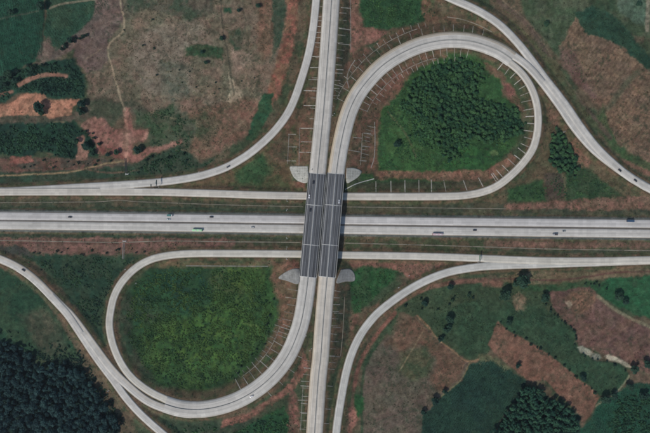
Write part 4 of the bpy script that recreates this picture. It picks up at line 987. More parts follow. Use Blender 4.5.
auto('north_road', (335,8), (322,130), 13, (300,60), 5.5, 'short rib from the top, between the long chutes left of the north road', 'ribs left of the north road', .7)
auto('north_road', (331,12), (325,95), 12, (400,60), 7.5, 'short rib from the top, between the long chutes right of the north road', 'ribs right of the north road', .7)
auto('north_loop', (358,93), (462,41), 19, (440,100), 14.5, 'lower rib clockwise from the west inside the north loop', 'lower ribs inside the north loop', .7, None, 9)
auto('north_loop', (349,112), (430,43), 18, (340,20), 13.5, 'upper rib from the south on the bank outside the north loop', 'upper ribs outside the north loop', .7, None, 7.5)
auto('north_loop', (338,157), (346,120), 10, (400,140), 21, 'rib from the bridge on the wide slope right of the loop', 'ribs on the wide slope right of the loop', .7, None, 13)
auto('south_loop', (306,292), (296,337), 7, (200,320), 11, 'rib from the bridge on the slope left of the loop', 'ribs left of the southern loop below the bridge', .7)
auto('south_loop', (300,326), (250,393), 13, (200,320), 16.5, 'lower rib from the bridge inside the south loop', 'lower ribs inside the south loop', .7, None, 10.5)
auto('south_road', (326,290), (319,368), 12, (380,340), 7.0, 'rib from the bridge on the slope right of the south road', 'short ribs right of the south road', .7)
auto('south_road', (320,362), (315,430), 10, (280,400), 8.0, 'rib from the top on the slope left of the south road', 'short ribs left of the south road', .7)

# culverts either side of the motorway
def culvert(p0, p1, head, label, mat):
    g = gpt(*head)
    root = empty('culvert', tuple(g)); tag(root, label, 'culvert')
    W = drape([p0, p1], dz=0.2); W = W - np.array(g)
    sweep('channel', W, [(-1.0, -0.6), (-1.0, 0.45), (-0.7, 0.45), (-0.55, -0.3), (0.55, -0.3), (0.7, 0.45), (1.0, 0.45), (1.0, -0.6)], mat, root, closed=False)
    MB().box(-1.7, 1.7, -0.35, 0.35, -1.0, 0.9).build('headwall', M_BARR, root, bevel=0.05)
    for sg in (-1, 1):
        MB().box(min(sg * 1.72, sg * 2.0), max(sg * 1.72, sg * 2.0), -1.2, 1.2, -1.0, 0.6).build('wing_wall', M_BARR, root)
culvert((125.6,158), (126.4,172.5), (127.2,174.2), 'narrow dark culvert channel with white headwall below the pink bare earth', M_DARK)
culvert((124.0,243), (123.2,259), (124.6,241.2), 'overgrown culvert channel with pale headwall below the motorway', M_CONC_D)

# ------------------------------------------------------------------ vegetation geometry
def quad_cloud(centers, radii, per, size, flat=0.75, rng=RNG, heights=None):
    """leaf faces spread over domes; returns V (n,3) and Q"""
    n = len(centers)
    d = rng.normal(size=(n, per, 3)); d[..., 2] = np.abs(d[..., 2]) * 0.9 + 0.05
    d /= np.linalg.norm(d, axis=-1, keepdims=True)
    r = radii[:, None, None] * (rng.uniform(0.45, 1.0, size=(n, per, 1)))
    p = centers[:, None, :] + d * r * np.array([1, 1, flat])
    nrm = d + np.array([0, 0, 0.45]) + rng.normal(scale=0.5, size=d.shape); nrm /= np.linalg.norm(nrm, axis=-1, keepdims=True)
    a = np.cross(nrm, rng.normal(size=d.shape)); a /= np.linalg.norm(a, axis=-1, keepdims=True)
    b = np.cross(nrm, a)
    s = (size * rng.uniform(0.6, 1.3, size=(n, per, 1)))
    c = np.stack([p - a * s - b * s * .7, p + a * s - b * s * .7, p + a * s * .8 + b * s * .8, p - a * s * .9 + b * s * .6], axis=2)
    return c.reshape(-1, 3), np.arange(n * per * 4).reshape(-1, 4), n * per * 4
def cover(name, label, poly, density, rad, per, size, colA, colB, seed, holes=(), noise_th=0.0, sc=10, rows=None, group=None, hmul=0.75):
    rng = np.random.default_rng(seed)
    P = np.array(poly, float); x0, y0 = P.min(0); x1, y1 = P.max(0)
    if rows:
        ang, sp, along_ = rows; a = math.radians(ang); ca, sa = math.cos(a), math.sin(a)
        D = math.hypot(x1 - x0, y1 - y0) / 2 + 5; cx, cy = (x0 + x1) / 2, (y0 + y1) / 2
        qq, tt = np.meshgrid(np.arange(-D, D, sp), np.arange(-D, D, along_)); qq = qq.ravel() + rng.normal(0, .12 * sp, qq.size); tt = tt.ravel() + rng.uniform(-.4, .4, tt.size) * along_
        x = cx + qq * ca - tt * sa; y = cy + qq * sa + tt * ca
    else:
        n = int((x1 - x0) * (y1 - y0) * density)
        x = rng.uniform(x0, x1, n); y = rng.uniform(y0, y1, n)
    wx = x + (fbm(x, y, 9, 201, 3) - .5) * 4; wy = y + (fbm(x, y, 9, 301, 3) - .5) * 4
    m = poly_mask(wx, wy, poly)
    if not rows:
        ed = seg_dist(wx, wy, poly, True)
        m &= rng.random(len(x)) < np.clip(ed / 7.0, 0.12, 1) ** .8
        m &= rng.random(len(x)) < 0.35 + 0.9 * sstep(.38, .58, fbm(x, y, 7, seed + 31, 3))
    for h in holes: m &= ~poly_mask(x, y, h)
    if noise_th: m &= fbm(x, y, sc, seed + 5, 4) > noise_th
    u = np.clip(((x - G0X) / ST).astype(int), 0, NX - 1); v = np.clip(((y - G0Y) / ST).astype(int), 0, NY - 1)
    m &= dmin[v, u] > 1.6 + rad / M
    m &= (x > -30) & (x < 680) & (y > -30) & (y < 463)
    x, y = x[m], y[m]
    if len(x) == 0: return None
    g = on_ground(x, y, 0.0)
    r = rad * rng.uniform(0.55, 1.25, len(x)) * (0.7 + 0.6 * fbm(x, y, 12, seed + 9, 3))
    Vt, Q, _ = quad_cloud(g, r, per, size * rad, hmul, rng)
    t = np.clip(fbm(x, y, sc, seed + 1, 4) * 2.2 - 0.6 + rng.normal(0, .12, len(x)), 0, 1)[:, None]
    c = alb(colA) * (1 - t) + alb(colB) * t
    c = c * rng.uniform(0.75, 1.25, (len(x), 1))
    cc = np.repeat(c, per * 4, axis=0)
    o = mesh_np(name, Vt, Q, MCOV, col=cc)
    return tag(o, label, None, group, 'stuff')
LG = 1.25   # leaves lie at all angles and catch less light than level ground
def br(c, k=1.06): return tuple(min(255, q * k) for q in c)
cover('shrub_cover', 'low bushy green growth filling the south west loop', [(272,300),(276,322),(266,345),(248,366),(226,382),(195,391),(163,384),(141,364),(130,343),(126,318),(130,297),(141,279),(160,270),(190,267),(250,268),(268,280)], 0.5, 1.25, 9, .42, br((36,68,42)), br((70,96,48)), 41, sc=11, hmul=.5, noise_th=.36)
cover('shrub_cover', 'low bushes on the west side inside the north east loop', [(386,108),(405,80),(430,62),(470,55),(485,75),(480,100),(520,112),(522,130),(500,160),(470,168),(400,170),(380,168),(380,130)], 0.5, 1.0, 7, .45, br((36,70,46)), br((62,94,52)), 42, sc=12, noise_th=.42)
cover('shrub_cover', 'thick dark growth round the orange strip, far west', [(-30,88),(0,77),(36,66),(58,60),(73,58),(84,75),(85,98),(46,98),(35,91),(22,91),(0,102),(-30,108)], 0.5, 1.7, 9, .42, br((22,48,42)), br((44,76,56)), 43, holes=([(18,88),(18,82),(30,76),(42,73),(68,73),(69,78),(50,77),(32,82)],), noise_th=.40, sc=8)
cover('shrub_cover', 'dark growth below the orange earth patch', [(-30,126),(75,122),(82,128),(92,140),(99,156),(90,160),(60,158),(50,152),(38,151),(32,156),(10,156),(-30,150)], 0.5, 1.7, 9, .42, br((22,48,42)), br((44,78,54)), 44, holes=([(74,135),(86,135),(92,160),(74,161)],), noise_th=.40, sc=8)
cover('shrub_cover', 'green scrub between the south west ramp and the loop', [(22,258),(60,256),(122,258),(140,257),(120,275),(108,300),(104,328),(95,330),(75,305),(52,278)], 0.36, 1.3, 8, .42, br((26,52,46)), br((52,84,52)), 45, noise_th=.42, sc=10)
cover('shrub_cover', 'green scrub above the north west ramp', [(134,166),(150,157),(165,151),(182,147),(200,162),(216,158),(205,166),(180,172),(150,176),(120,178)], 0.4, 1.4, 8, .42, br((28,54,44)), br((52,82,54)), 46, noise_th=.42, sc=7)
cover('shrub_cover', 'patchy scrub east of the pink bare earth', [(136,112),(176,104),(196,128),(190,150),(160,147),(152,150),(150,128)], 0.30, 1.2, 8, .42, br((34,60,46)), br((64,86,58)), 47, noise_th=.46, sc=8)
cover('shrub_cover', 'rough bushy grass south of the eastern ramp', [(392,318),(404,305),(440,288),(520,286),(545,294),(550,312),(505,302),(497,330),(487,355),(470,359),(440,336),(417,314)], 0.22, .9, 7, .45, br((40,62,46)), br((62,86,58)), 48, noise_th=.48, sc=9)
cover('shrub_cover', 'green growth in the wedge at the top centre', [(361,-30),(422,-30),(434,8),(438,16),(420,21),(390,28),(366,27),(360,10)], 0.42, 1.2, 8, .42, br((34,66,44)), br((58,92,52)), 49, noise_th=.38, sc=9)
cover('shrub_cover', 'green growth under the south west loop, left of the red earth', [(160,424),(200,424),(240,428),(268,412),(284,405),(290,420),(288,455),(225,455),(190,450)], 0.40, 1.3, 8, .42, br((28,56,44)), br((54,90,50)), 50, noise_th=.42, sc=8)
cover('shrub_cover', 'growth in the green triangle right of the bridge', [(351,271),(375,268),(397,272),(394,279),(380,291),(368,303),(356,312),(349,300)], 0.38, 1.1, 8, .42, br((32,66,44)), br((56,92,52)), 51, noise_th=.42, sc=8)
cover('shrub_cover', 'low growth in the triangle beside the eastern ramp', [(508,190),(545,180),(562,176),(585,168),(606,183),(622,196),(560,200),(508,202)], 0.34, 1.1, 8, .42, br((34,62,44)), br((58,88,52)), 52, noise_th=.45, sc=8)
cover('shrub_cover', 'bushes left of the wood at the bottom left', [(-30,352),(30,350),(48,352),(80,350),(100,380),(118,410),(135,440),(110,420),(95,395),(75,370),(40,375)], 0.5, 1.5, 9, .42, br((22,44,42)), br((48,72,56)), 53, noise_th=.42, sc=8)
cover('crops', 'leafy crop rows in the dark field beside the large brown field', [(470,364),(487,359),(505,367),(525,383),(520,392),(503,414),(492,433),(489,463),(423,463),(423,416),(443,399),(462,381)], 0, .8, 5, .5, br((26,52,46)), br((40,70,52)), 61, rows=(35, 2.0, 1.3), hmul=.6)
cover('crops', 'leafy crop in the bottom right corner field', [(592,420),(601,400),(612,398),(628,388),(645,383),(680,388),(680,463),(580,463),(582,430)], 0, .9, 5, .5, br((26,60,50)), br((40,84,60)), 62, rows=(20, 2.0, 1.4), hmul=.6)
cover('crops', 'leafy crop in the teal corner field', [(-30,-30),(43,-30),(43.5,8),(40.5,54),(34,61),(20,67),(0,74),(-30,84)], 0, .75, 5, .5, br((24,56,50)), br((38,74,58)), 63, rows=(-10, 2.3, 1.4), hmul=.5)
cover('crops', 'leafy crop in the green field right of the teal corner field', [(48,-30),(116,-30),(108,4),(91,19),(71,39),(56,50),(46,42),(47,15)], 0, .7, 5, .5, br((34,64,52)), br((54,82,60)), 64, rows=(-35, 2.3, 1.5), hmul=.5, holes=([(40,12),(40,4),(60,0),(100,-4),(100,2),(62,8)],))
cover('crops', 'green plants in the field between the ploughed fields', [(499,320),(505,303),(525,307),(545,310),(560,320),(573,333),(572,343),(582,355),(596,363),(616,366),(626,374),(623,382),(614,391),(600,392),(573,371),(548,351),(526,338)], .42, .8, 6, .5, br((36,62,50)), br((60,84,62)), 65, noise_th=.40, sc=8, hmul=.6)
cover('crops', 'green plants in the dark strip at the top right', [(577,12),(600,7),(617,19),(638,45),(650,60),(680,70),(652,72),(637,59),(612,39),(588,34)], .5, .8, 6, .5, br((30,58,48)), br((48,76,56)), 66, hmul=.6)

cover('undergrowth', 'dark undergrowth between the trees of the big bottom left wood', [(-30,338),(0,342),(18,348),(32,360),(44,372),(60,360),(80,370),(92,388),(103,405),(116,421),(124,462),(-30,462)], .42, 2.3, 9, .4, br((14,42,40)), br((28,56,50)), 70, hmul=1.1)
cover('undergrowth', 'dark undergrowth between the plantation trees', [(528,389),(538,392),(548,399),(557,404),(568,411),(576,419),(576,462),(494,462),(501,428),(508,416),(517,404),(522,396)], .5, 1.6, 8, .4, br((22,48,40)), br((36,66,50)), 71, hmul=1.0)
cover('weeds', 'small weeds and tufts scattered over the wide dry field', [(124,-30),(300,-30),(296,0),(281,50),(266,90),(250,130),(225,150),(195,160),(160,145),(140,104),(90,97),(88,75),(110,60),(112,45),(126,24)], .16, .6, 5, .6, br((48,60,46)), br((96,92,68)), 72, noise_th=.42, sc=10)
cover('weeds', 'small weeds scattered over the dry fields at the right', [(577,18),(587,36),(612,41),(637,62),(655,75),(655,160),(636,157),(622,149),(612,137),(604,110),(579,89),(560,49)], .12, .6, 5, .6, br((56,64,48)), br((96,92,68)), 73, noise_th=.45, sc=8)
cover('weeds', 'small weeds scattered over the brown field by the south east ramp', [(366,369),(377,350),(394,336),(410,318),(418,318),(436,340),(467,364),(460,380),(442,395),(421,414),(421,433),(364,433)], .14, .6, 5, .6, br((50,62,46)), br((90,90,66)), 74, noise_th=.44, sc=9)
cover('verge_bushes', 'small bushes and tufts on the slopes beside the roads', [(-20,150),(150,160),(240,140),(290,70),(300,-20),(520,-20),(560,20),(640,160),(660,260),(500,290),(360,380),(350,450),(120,450),(60,330),(-20,260)], .10, .7, 6, .5, br((38,60,42)), br((72,84,54)), 75, noise_th=.48, sc=9)
cover('undergrowth', 'small trees and bushes filling the wood inside the north east loop', [(411,82),(430,66),(447,59),(463,57),(483,65),(486,78),(478,92),(486,101),(502,102),(521,109),(527,124),(523,136),(509,144),(489,146),(471,142),(452,162),(442,158),(439,150),(420,150),(408,135),(410,118),(398,108),(404,95)], .42, 2.0, 10, .42, br((28,60,46)), br((54,88,54)), 76, hmul=1.4, noise_th=.36, sc=12)
cover('shrub_cover', 'bushes spreading from the big wood into the field above it', [(-30,318),(10,325),(40,345),(62,340),(88,365),(112,400),(130,430),(104,402),(82,366),(60,356),(44,368),(18,346),(-30,338)], .25, 1.7, 9, .42, br((24,54,42)), br((46,74,54)), 77, noise_th=.44, sc=8)
cover('shrub_cover', 'dense dark growth in the far bottom right corner', [(618,398),(640,392),(690,396),(690,460),(612,460),(606,425)], .3, 1.9, 10, .42, br((22,52,38)), br((38,72,48)), 78, noise_th=.42, sc=9, hmul=1.1)
# trees: shared crown meshes
def crown_mesh(seed, R, Ht, lumps, per, leaf):
    rng = np.random.default_rng(seed)
    c = []
    for i in range(lumps):
        a = rng.uniform(0, 2 * math.pi); d = R * (0.62 * math.sqrt(rng.uniform(0, 1)))
        c.append((math.cos(a) * d, math.sin(a) * d, Ht * rng.uniform(0.45, 0.78) * (1 - 0.25 * d / R)))
    c.append((0, 0, Ht * 0.74)); c = np.array(c)
    r = R * rng.uniform(0.32, 0.55, len(c))
    V1, Q1, n1 = quad_cloud(c, r, per, leaf, 0.9, rng)
    # underside leaves
    V2, Q2, n2 = quad_cloud(c * np.array([1, 1, 1]), r * 0.9, per // 3, leaf, -0.6, rng)
    V = np.vstack([V1, V2]); Q = np.vstack([Q1, Q2 + len(V1)])
    # small solid cores keep the sky from showing straight through every lump
    for (cx, cy, cz), rr in zip(c, r):
        k = 6; vs = [(cx, cy, cz + rr * .62)]
        for j in range(k):
            t = 2 * math.pi * j / k; q = rr * rng.uniform(.45, .7)
            vs.append((cx + math.cos(t) * q, cy + math.sin(t) * q, cz + rr * rng.uniform(-.1, .2)))
        b = len(V); V = np.vstack([V, vs])
        Q = np.vstack([Q, [[b, b + 1 + j, b + 1 + (j + 1) % k, b] for j in range(k)]]) if False else np.vstack([Q, [[b, b + 1 + j, b + 1 + (j + 1) % k, b + 1 + (j + 2) % k] for j in range(0, k, 2)]])
    return V, Q
def trunk_mesh(R, Ht, seed):
    rnd = random.Random(seed); m = MB()
    m.cyl((0, 0, -0.6), (0, 0, Ht * 0.4), R * 0.075, R * 0.05, 8)
    for i in range(4):
        a = rnd.uniform(0, 6.28); m.cyl((0, 0, Ht * (0.3 + .03 * i)), (math.cos(a) * R * .5, math.sin(a) * R * .5, Ht * .65), R * .04, R * .015, 6)
    return m
M_BARK = plain('bark', (0.09, 0.07, 0.055), 0.9, 0.3, 2)
KINDS = {
 'loop':   dict(c1=alb((32,68,50)), c2=alb((60,96,60)), R=2.8, H=5.6, lumps=7, per=26, leaf=.5, n=5, name='broadleaf_tree', cat='broadleaf tree'),
 'wood':   dict(c1=alb((14,46,50)), c2=alb((42,74,74)), R=4.2, H=9.0, lumps=11, per=30, leaf=.6, n=6, name='forest_tree', cat='forest tree'),
 'grove':  dict(c1=alb((26,66,54)), c2=alb((50,90,68)), R=3.6, H=10.5, lumps=8, per=28, leaf=.5, n=5, name='plantation_tree', cat='plantation tree'),
 'lone':   dict(c1=alb((26,56,50)), c2=alb((44,72,54)), R=5.2, H=8.5, lumps=12, per=34, leaf=.6, n=5, name='tree', cat='tree'),
 'bush':   dict(c1=alb((24,48,42)), c2=alb((42,68,50)), R=2.0, H=3.0, lumps=6, per=20, leaf=.4, n=4, name='shrub', cat='shrub'),
}
PROTO = {}
for kn, kd in KINDS.items():
    mt = leaf_material('foliage_' + kn, kd['c1'], kd['c2'])
    PROTO[kn] = []
    for i in range(kd['n']):
        V, Q = crown_mesh(hash((len(kn), i, 5)) % 10000 + i * 31, kd['R'], kd['H'], kd['lumps'], kd['per'], kd['leaf'])
        me_o = mesh_np('crown', V, Q, mt); tr = trunk_mesh(kd['R'], kd['H'], i).build('trunk', M_BARK)
        PROTO[kn].append((me_o.data, tr.data))
        bpy.data.objects.remove(me_o); bpy.data.objects.remove(tr)
def tree(kn, px, py, scale, label, cat='tree', group=None, name=None, squash=1.0):
    me, tr = random.choice(PROTO[kn])
    hz = KINDS[kn]['H'] * scale * 0.6
    g = gpt(px, py)
    k = (H - g.z - hz) / (H - g.z)       # the crown, not the foot, is what the photograph places
    root = empty(name or ('shrub' if kn == 'bush' else 'tree'), (g.x * k, g.y * k, g.z), random.uniform(0, 6.28))
    root.scale = (scale, scale, scale * squash)
    tag(root, label, cat, group)
    c = bpy.data.objects.new('crown', me); C.objects.link(c); c.parent = root
    t = bpy.data.objects.new('trunk', tr); C.objects.link(t); t.parent = root
    return root
def wood(kn, poly, spacing, label, group, seed, smin=.8, smax=1.25, maxn=300, th=0.0, holes=(), name='tree'):
    rng = np.random.default_rng(seed); P = np.array(poly, float); x0, y0 = P.min(0); x1, y1 = P.max(0)
    pts = []; rowi = []
    r = 0; y = y0
    while y <= y1:
        x = x0 + (spacing / 2 if r % 2 else 0)
        while x <= x1:
            q = (x + rng.uniform(-.38, .38) * spacing, y + rng.uniform(-.38, .38) * spacing); pts.append(q); x += spacing; rowi.append(r)
        y += spacing * 0.87; r += 1
    pts = np.array(pts); rowi = np.array(rowi)
    m = poly_mask(pts[:, 0], pts[:, 1], poly)
    for h in holes: m &= ~poly_mask(pts[:, 0], pts[:, 1], h)
    if th: m &= fbm(pts[:, 0], pts[:, 1], 12, seed, 3) > th
    m &= (pts[:, 0] > -4) & (pts[:, 0] < 654) & (pts[:, 1] > -4) & (pts[:, 1] < 437)
    pts = pts[m]; rowi = rowi[m]
    if len(pts) > maxn:
        kp = rng.choice(len(pts), maxn, False); pts = pts[kp]; rowi = rowi[kp]
    rows_ = sorted(set(rowi.tolist()))
    for j, p in enumerate(pts):
        sc_ = rng.uniform(smin, smax)
        ro = rows_.index(rowi[j]); rank = int((pts[rowi == rowi[j], 0] < p[0]).sum())
        lb = f"{ORD[rank]} tree from the left, {ORD[ro]} row, {label}"
        tree(kn, p[0], p[1], sc_, lb, KINDS[kn]['cat'], group, KINDS[kn]['name'])
    print('wood', group, len(pts))
NEW = [(413,80),(430,68),(447,60),(462,58.6),(481.6,66),(484,77),(476.6,93),(484,102),(501,103),(519,110),(525,124),(521,134),(508.8,142),(489,143),(471.7,138),(452,142),(439,147),(427,132),(422,119),(405,103),(410,87)]
wood('loop', NEW, 4.3, 'wood inside the north east loop', 'trees of the wood inside the north east loop', 71, smin=.6, smax=1.3)
wood('loop', [(443,149),(458,147),(460,158),(450,162),(443,157)], 4.6, 'small clump below the loop wood', 'trees of the small clump below the loop wood', 72)
wood('loop', [(557,125),(566,132),(571,148),(581,166),(575,177),(561,174),(548.5,163),(548.5,141)], 4.5, 'small wood by the eastern ramp', 'trees between the north loop and the eastern ramp', 73)
wood('wood', [(-10,338),(0,340),(18,346),(32,358),(44,370),(60,360),(80,368),(92,386),(103,403),(116,419),(124,440),(-10,440)], 6.0, 'dark wood at the bottom left', 'trees of the large wood at the bottom left', 74, .6, 1.25)
wood('grove', [(528,387),(538,390),(548,398),(557,402),(568,409),(578,417),(578,440),(492,440),(499,428),(506,416),(515,404),(521,394)], 4.5, 'plantation at the bottom right', 'trees of the plantation at the bottom right', 75, .65, 1.3)
LONE = [
 (41,6,1.1,'dark tree where the farm track meets the teal corner field'),
 (11,12,.8,'dark tree on the top left corner field, left of the farm track'),
 (8,74,1.0,'dark tree on the lower rim of the teal corner field'),
 (14,80,.8,'smaller tree beside the dark one below the teal corner field'),
 (38,107,1.25,'round dark tree standing on the orange bare earth'),
 (41,112,.8,'small tree joined to the round one on the orange bare earth'),
 (81,104,.9,'upper dark tree at the right end of the orange bare earth'),
 (80,111,.9,'lower dark tree at the right end of the orange bare earth'),
 (75,141,.8,'dark tree left of the small pink earth patch'),
 (86,146,1.0,'dark tree right of the small pink earth patch'),
 (92,153,.7,'small dark tree below right of the small pink earth patch'),
 (137,150,.9,'dark tree in the crook of the red path near the culvert'),
 (258,6,.6,'small dark tree left of the red earth at the top'),
 (239,10,.5,'small dark tree beside the tiny green plot at the top'),
 (222,38,.6,'small dark tree on the dark field boundary, top left'),
 (397,144,.85,'lone dark bushy tree in the meadow inside the north east loop'),
 (547,24,.75,'lone dark tree on the olive land near the top right'),
 (523,281.5,1.55,'large dark tree under the eastern ramp, upper one of two'),
 (517.5,283.5,1.0,'smaller crown joined to the large dark tree under the eastern ramp'),
 (504.5,294.5,1.4,'large dark tree under the eastern ramp, lower one of two'),
 (545,298,1.0,'dark tree at the corner of the purple brown field'),
 (509.5,323,.8,'small dark tree at the top of the orange brown strip'),
 (619.5,297,1.05,'left dark tree on the bright meadow at the right edge'),
 (626,302,.75,'right smaller tree on the bright meadow at the right edge'),
 (450,319,.95,'upper dark tree beside the path above the dark crop field'),
 (448,329,.95,'lower dark tree beside the path above the dark crop field'),
 (441,339.5,.7,'small dark tree on the path, left of the dark crop field'),
 (435,401.5,.95,'dark tree on the boundary between brown field and dark crop'),
 (424,413,.7,'small dark tree at the bottom of the brown field boundary'),
 (445,392,.6,'small dark tree above the boundary tree of the brown field'),
 (518.5,365.5,.65,'lone small tree on the orange brown ploughed strip'),
 (583.5,377.5,.8,'dark tree on the lower edge of the green field, lower right'),
 (634.5,369.5,1.0,'dark tree at the end of the pale sandy strip'),
 (648.5,364,1.0,'dark tree at the right edge above the brown patch'),
 (630.5,387,.9,'dark tree in the bottom right crop field near the pale track'),
 (607,400.5,1.15,'large dark tree at the tip of the orange brown strip'),
 (614,396.5,.9,'tree just right of the large one at the tip of the orange strip'),
 (644.5,396,.95,'dark tree near the right edge of the bottom right crop field'),
 (425,304,.8,'dark tree in the rough grass beside the south east ramp'),
 (450.5,287.5,.8,'dark tree just below the red strip of the south east ramp'),
 (116,152,.65,'small dark tree left of the culvert path'),
 (108,155,.6,'smaller dark tree on the red soil left of the culvert path'),
 (202,52,.45,'tiny dark tree on the green patch of the dry field'),
 (206,62,.5,'tiny dark tree below the green patch of the dry field'),
 (70,40,.75,'middle tree of the dark row on the edge of the ploughed wedge'),
 (640,4,.7,'dark tree by the pale track in the top right corner'),
 (541,393,.9,'outer tree of the plantation leaning over the ploughed strip'),
 (561,404,.8,'second outer tree of the plantation beside the ploughed strip'),
]
for x, y, s, lb in LONE: tree('lone', x, y, s * 1.12, lb)
def bushes(path, n, label, group, seed, s0=.6, s1=1.2, spread=1.2):
    rng = np.random.default_rng(seed); p = catmull(path, 1.0)
    OE = [ORD[i] if i < 20 else ORD[0] for i in range(30)]
    vert = abs(p[-1][1] - p[0][1]) > abs(p[-1][0] - p[0][0])
    frm = ('top' if p[-1][1] > p[0][1] else 'bottom') if vert else ('left' if p[-1][0] > p[0][0] else 'right')
    for i in range(n):
        q = p[int((i + rng.uniform(.1, .9)) / n * (len(p) - 1))] + rng.normal(0, spread, 2)
        tree('bush', q[0], q[1], rng.uniform(s0, s1), f'{OE[i]} {label}, from the {frm}', 'shrub', group)
bushes([(60,50),(68,43),(76,39),(88,35)], 12, 'dark bush in the row on the edge of the ploughed wedge', 'bushes along the ploughed wedge', 81, .8, 1.5)
bushes([(0,84),(12,76),(24,70),(38,66),(56,62)], 14, 'dark bush along the lower rim of the teal corner field', 'bushes below the teal corner field', 82, .8, 1.6, 2)
bushes([(546,304),(553,312),(560,319),(568,325),(574,331),(576,342)], 13, 'dark bush in the hedge along the purple brown field', 'bushes along the purple brown field', 83, .7, 1.3, .8)
bushes([(497,321),(510,331),(528,342),(548,354),(572,373),(590,388),(600,396)], 17, 'small bush along the top edge of the orange brown strip', 'bushes along the orange brown strip', 84, .5, 1.1, .9)
bushes([(576,346),(584,355),(596,361),(612,363),(628,372)], 9, 'dark bush on the bank below the sandy patches', 'bushes below the sandy patches', 85, .6, 1.1, .8)
bushes([(20,166),(60,164),(95,162),(118,157)], 14, 'dark bush on the reddish soil above the western path', 'bushes above the western path', 86, .5, 1.1, 2)
bushes([(30,252),(60,251),(90,253),(120,250),(150,252)], 16, 'small dark bush on the lower rim of the pink strip', 'bushes on the pink strip', 87, .4, 1.0, 2)
bushes([(405,310),(418,306),(432,303),(455,300),(470,292),(480,300)], 9, 'dark bush in the rough grass south of the eastern ramp', 'bushes in the rough grass', 88, .6, 1.4, 3.5)
bushes([(80,128),(94,136),(99,146)], 7, 'dark bush on the rim of the pinkish bare earth', 'bushes beside the pinkish bare earth', 89, .7, 1.4, 2)
bushes([(140,150),(150,156),(163,160),(178,158),(190,162)], 10, 'dark bush in the scrub right of the red path', 'bushes right of the red path', 90, .7, 1.4, 3)
bushes([(272,300),(268,325),(258,345),(244,362),(225,378)], 10, 'bush on the inner slope of the south west loop', 'bushes on the slope of the south west loop', 91, .5, 1.0, 3)
bushes([(585,286),(598,285),(606,290)], 6, 'dark bush at the left end of the bright meadow', 'bushes left of the bright meadow', 92, .7, 1.3, 1.5)
bushes([(130,10),(150,40),(175,70),(215,90),(240,60)], 20, 'small bush scattered over the dry field', 'bushes scattered over the dry field', 93, .3, .8, 12)

# ------------------------------------------------------------------ vehicles
def paint(name, col, rough=0.35):
    m, nt_, b = mat_new(name, rough, 0.5); b.inputs['Base Color'].default_value = (*col, 1)
    b.inputs['Coat Weight'].default_value = 0.4; b.inputs['Coat Roughness'].default_value = 0.15
    tc = nt_.nodes.new('ShaderNodeTexCoord'); f = ramp(nt_, noise_node(nt_, tc.outputs['Object'], 1.2, 3, .6), .3, .7, .88, 1.1)
    rgb = nt_.nodes.new('ShaderNodeRGB'); rgb.outputs[0].default_value = (*col, 1)
    nt_.links.new(scale_c(nt_, rgb.outputs[0], f), b.inputs['Base Color']); return m
M_GLASS = plain('dark_glass', (0.015, 0.018, 0.022), 0.08, 0.02, 1, 0.8)
M_TYRE = plain('tyre_rubber', (0.02, 0.02, 0.02), 0.85, 0.1)
M_RIM = plain('wheel_rim', (0.35, 0.35, 0.36), 0.35, 0.05, 1, .5, .8)
M_HEAD = plain('headlight_glass', (0.75, 0.75, 0.72), 0.15, 0.02)
M_TAIL = plain('tail_lamp_red', (0.35, 0.02, 0.02), 0.2, 0.05)
def wheels(root, xs, hw, r=0.33, t=0.24):
    for x in xs:
        for s in (-1, 1):
            w_ = MB().cyl((x, s * (hw - t), r), (x, s * (hw + .01), r), r, n=20).build('wheel', M_TYRE, root)
            MB().cyl((x, s * (hw - .02), r), (x, s * (hw + .03), r), r * .62, n=14).build('rim', M_RIM, w_)
def lights(root, xf, xr, hw, z):
    for s in (-1, 1):
        MB().box(xf - .06, xf + .02, s * hw - .18, s * hw + .18, z - .09, z + .09).build('headlight', M_HEAD, root)
        MB().box(xr - .02, xr + .06, s * hw - .15, s * hw + .15, z - .02, z + .16).build('tail_lamp', M_TAIL, root)
def car(col, label, kind='car'):
    root = empty(kind); tag(root, label, 'car', 'vehicles on the interchange'); b = paint('car_paint', col)
    body = [(-2.2, .32), (-2.25, .62), (-2.15, .92), (-1.2, .98), (.95, .95), (2.0, .80), (2.25, .62), (2.22, .32)]
    MB().prism(body, -.88, .88, ins=.10).build('body', b, root, bevel=.04)
    cab = [(-1.95, .93), (-1.55, 1.42), (-1.2, 1.47), (.15, 1.47), (.45, 1.42), (1.15, .93)]
    MB().prism(cab, -.80, .80, ins=.17).build('window', M_GLASS, root, bevel=.02)
    MB().box(-1.50, .28, -.60, .60, 1.455, 1.50).build('roof', b, root, bevel=.015)
    for s in (-1, 1): MB().box(.75, .95, s * .98 - .09, s * .98 + .09, .93, 1.06).build('wing_mirror', b, root)
    wheels(root, (-1.38, 1.38), .88); lights(root, 2.24, -2.25, .62, .66)
    return root
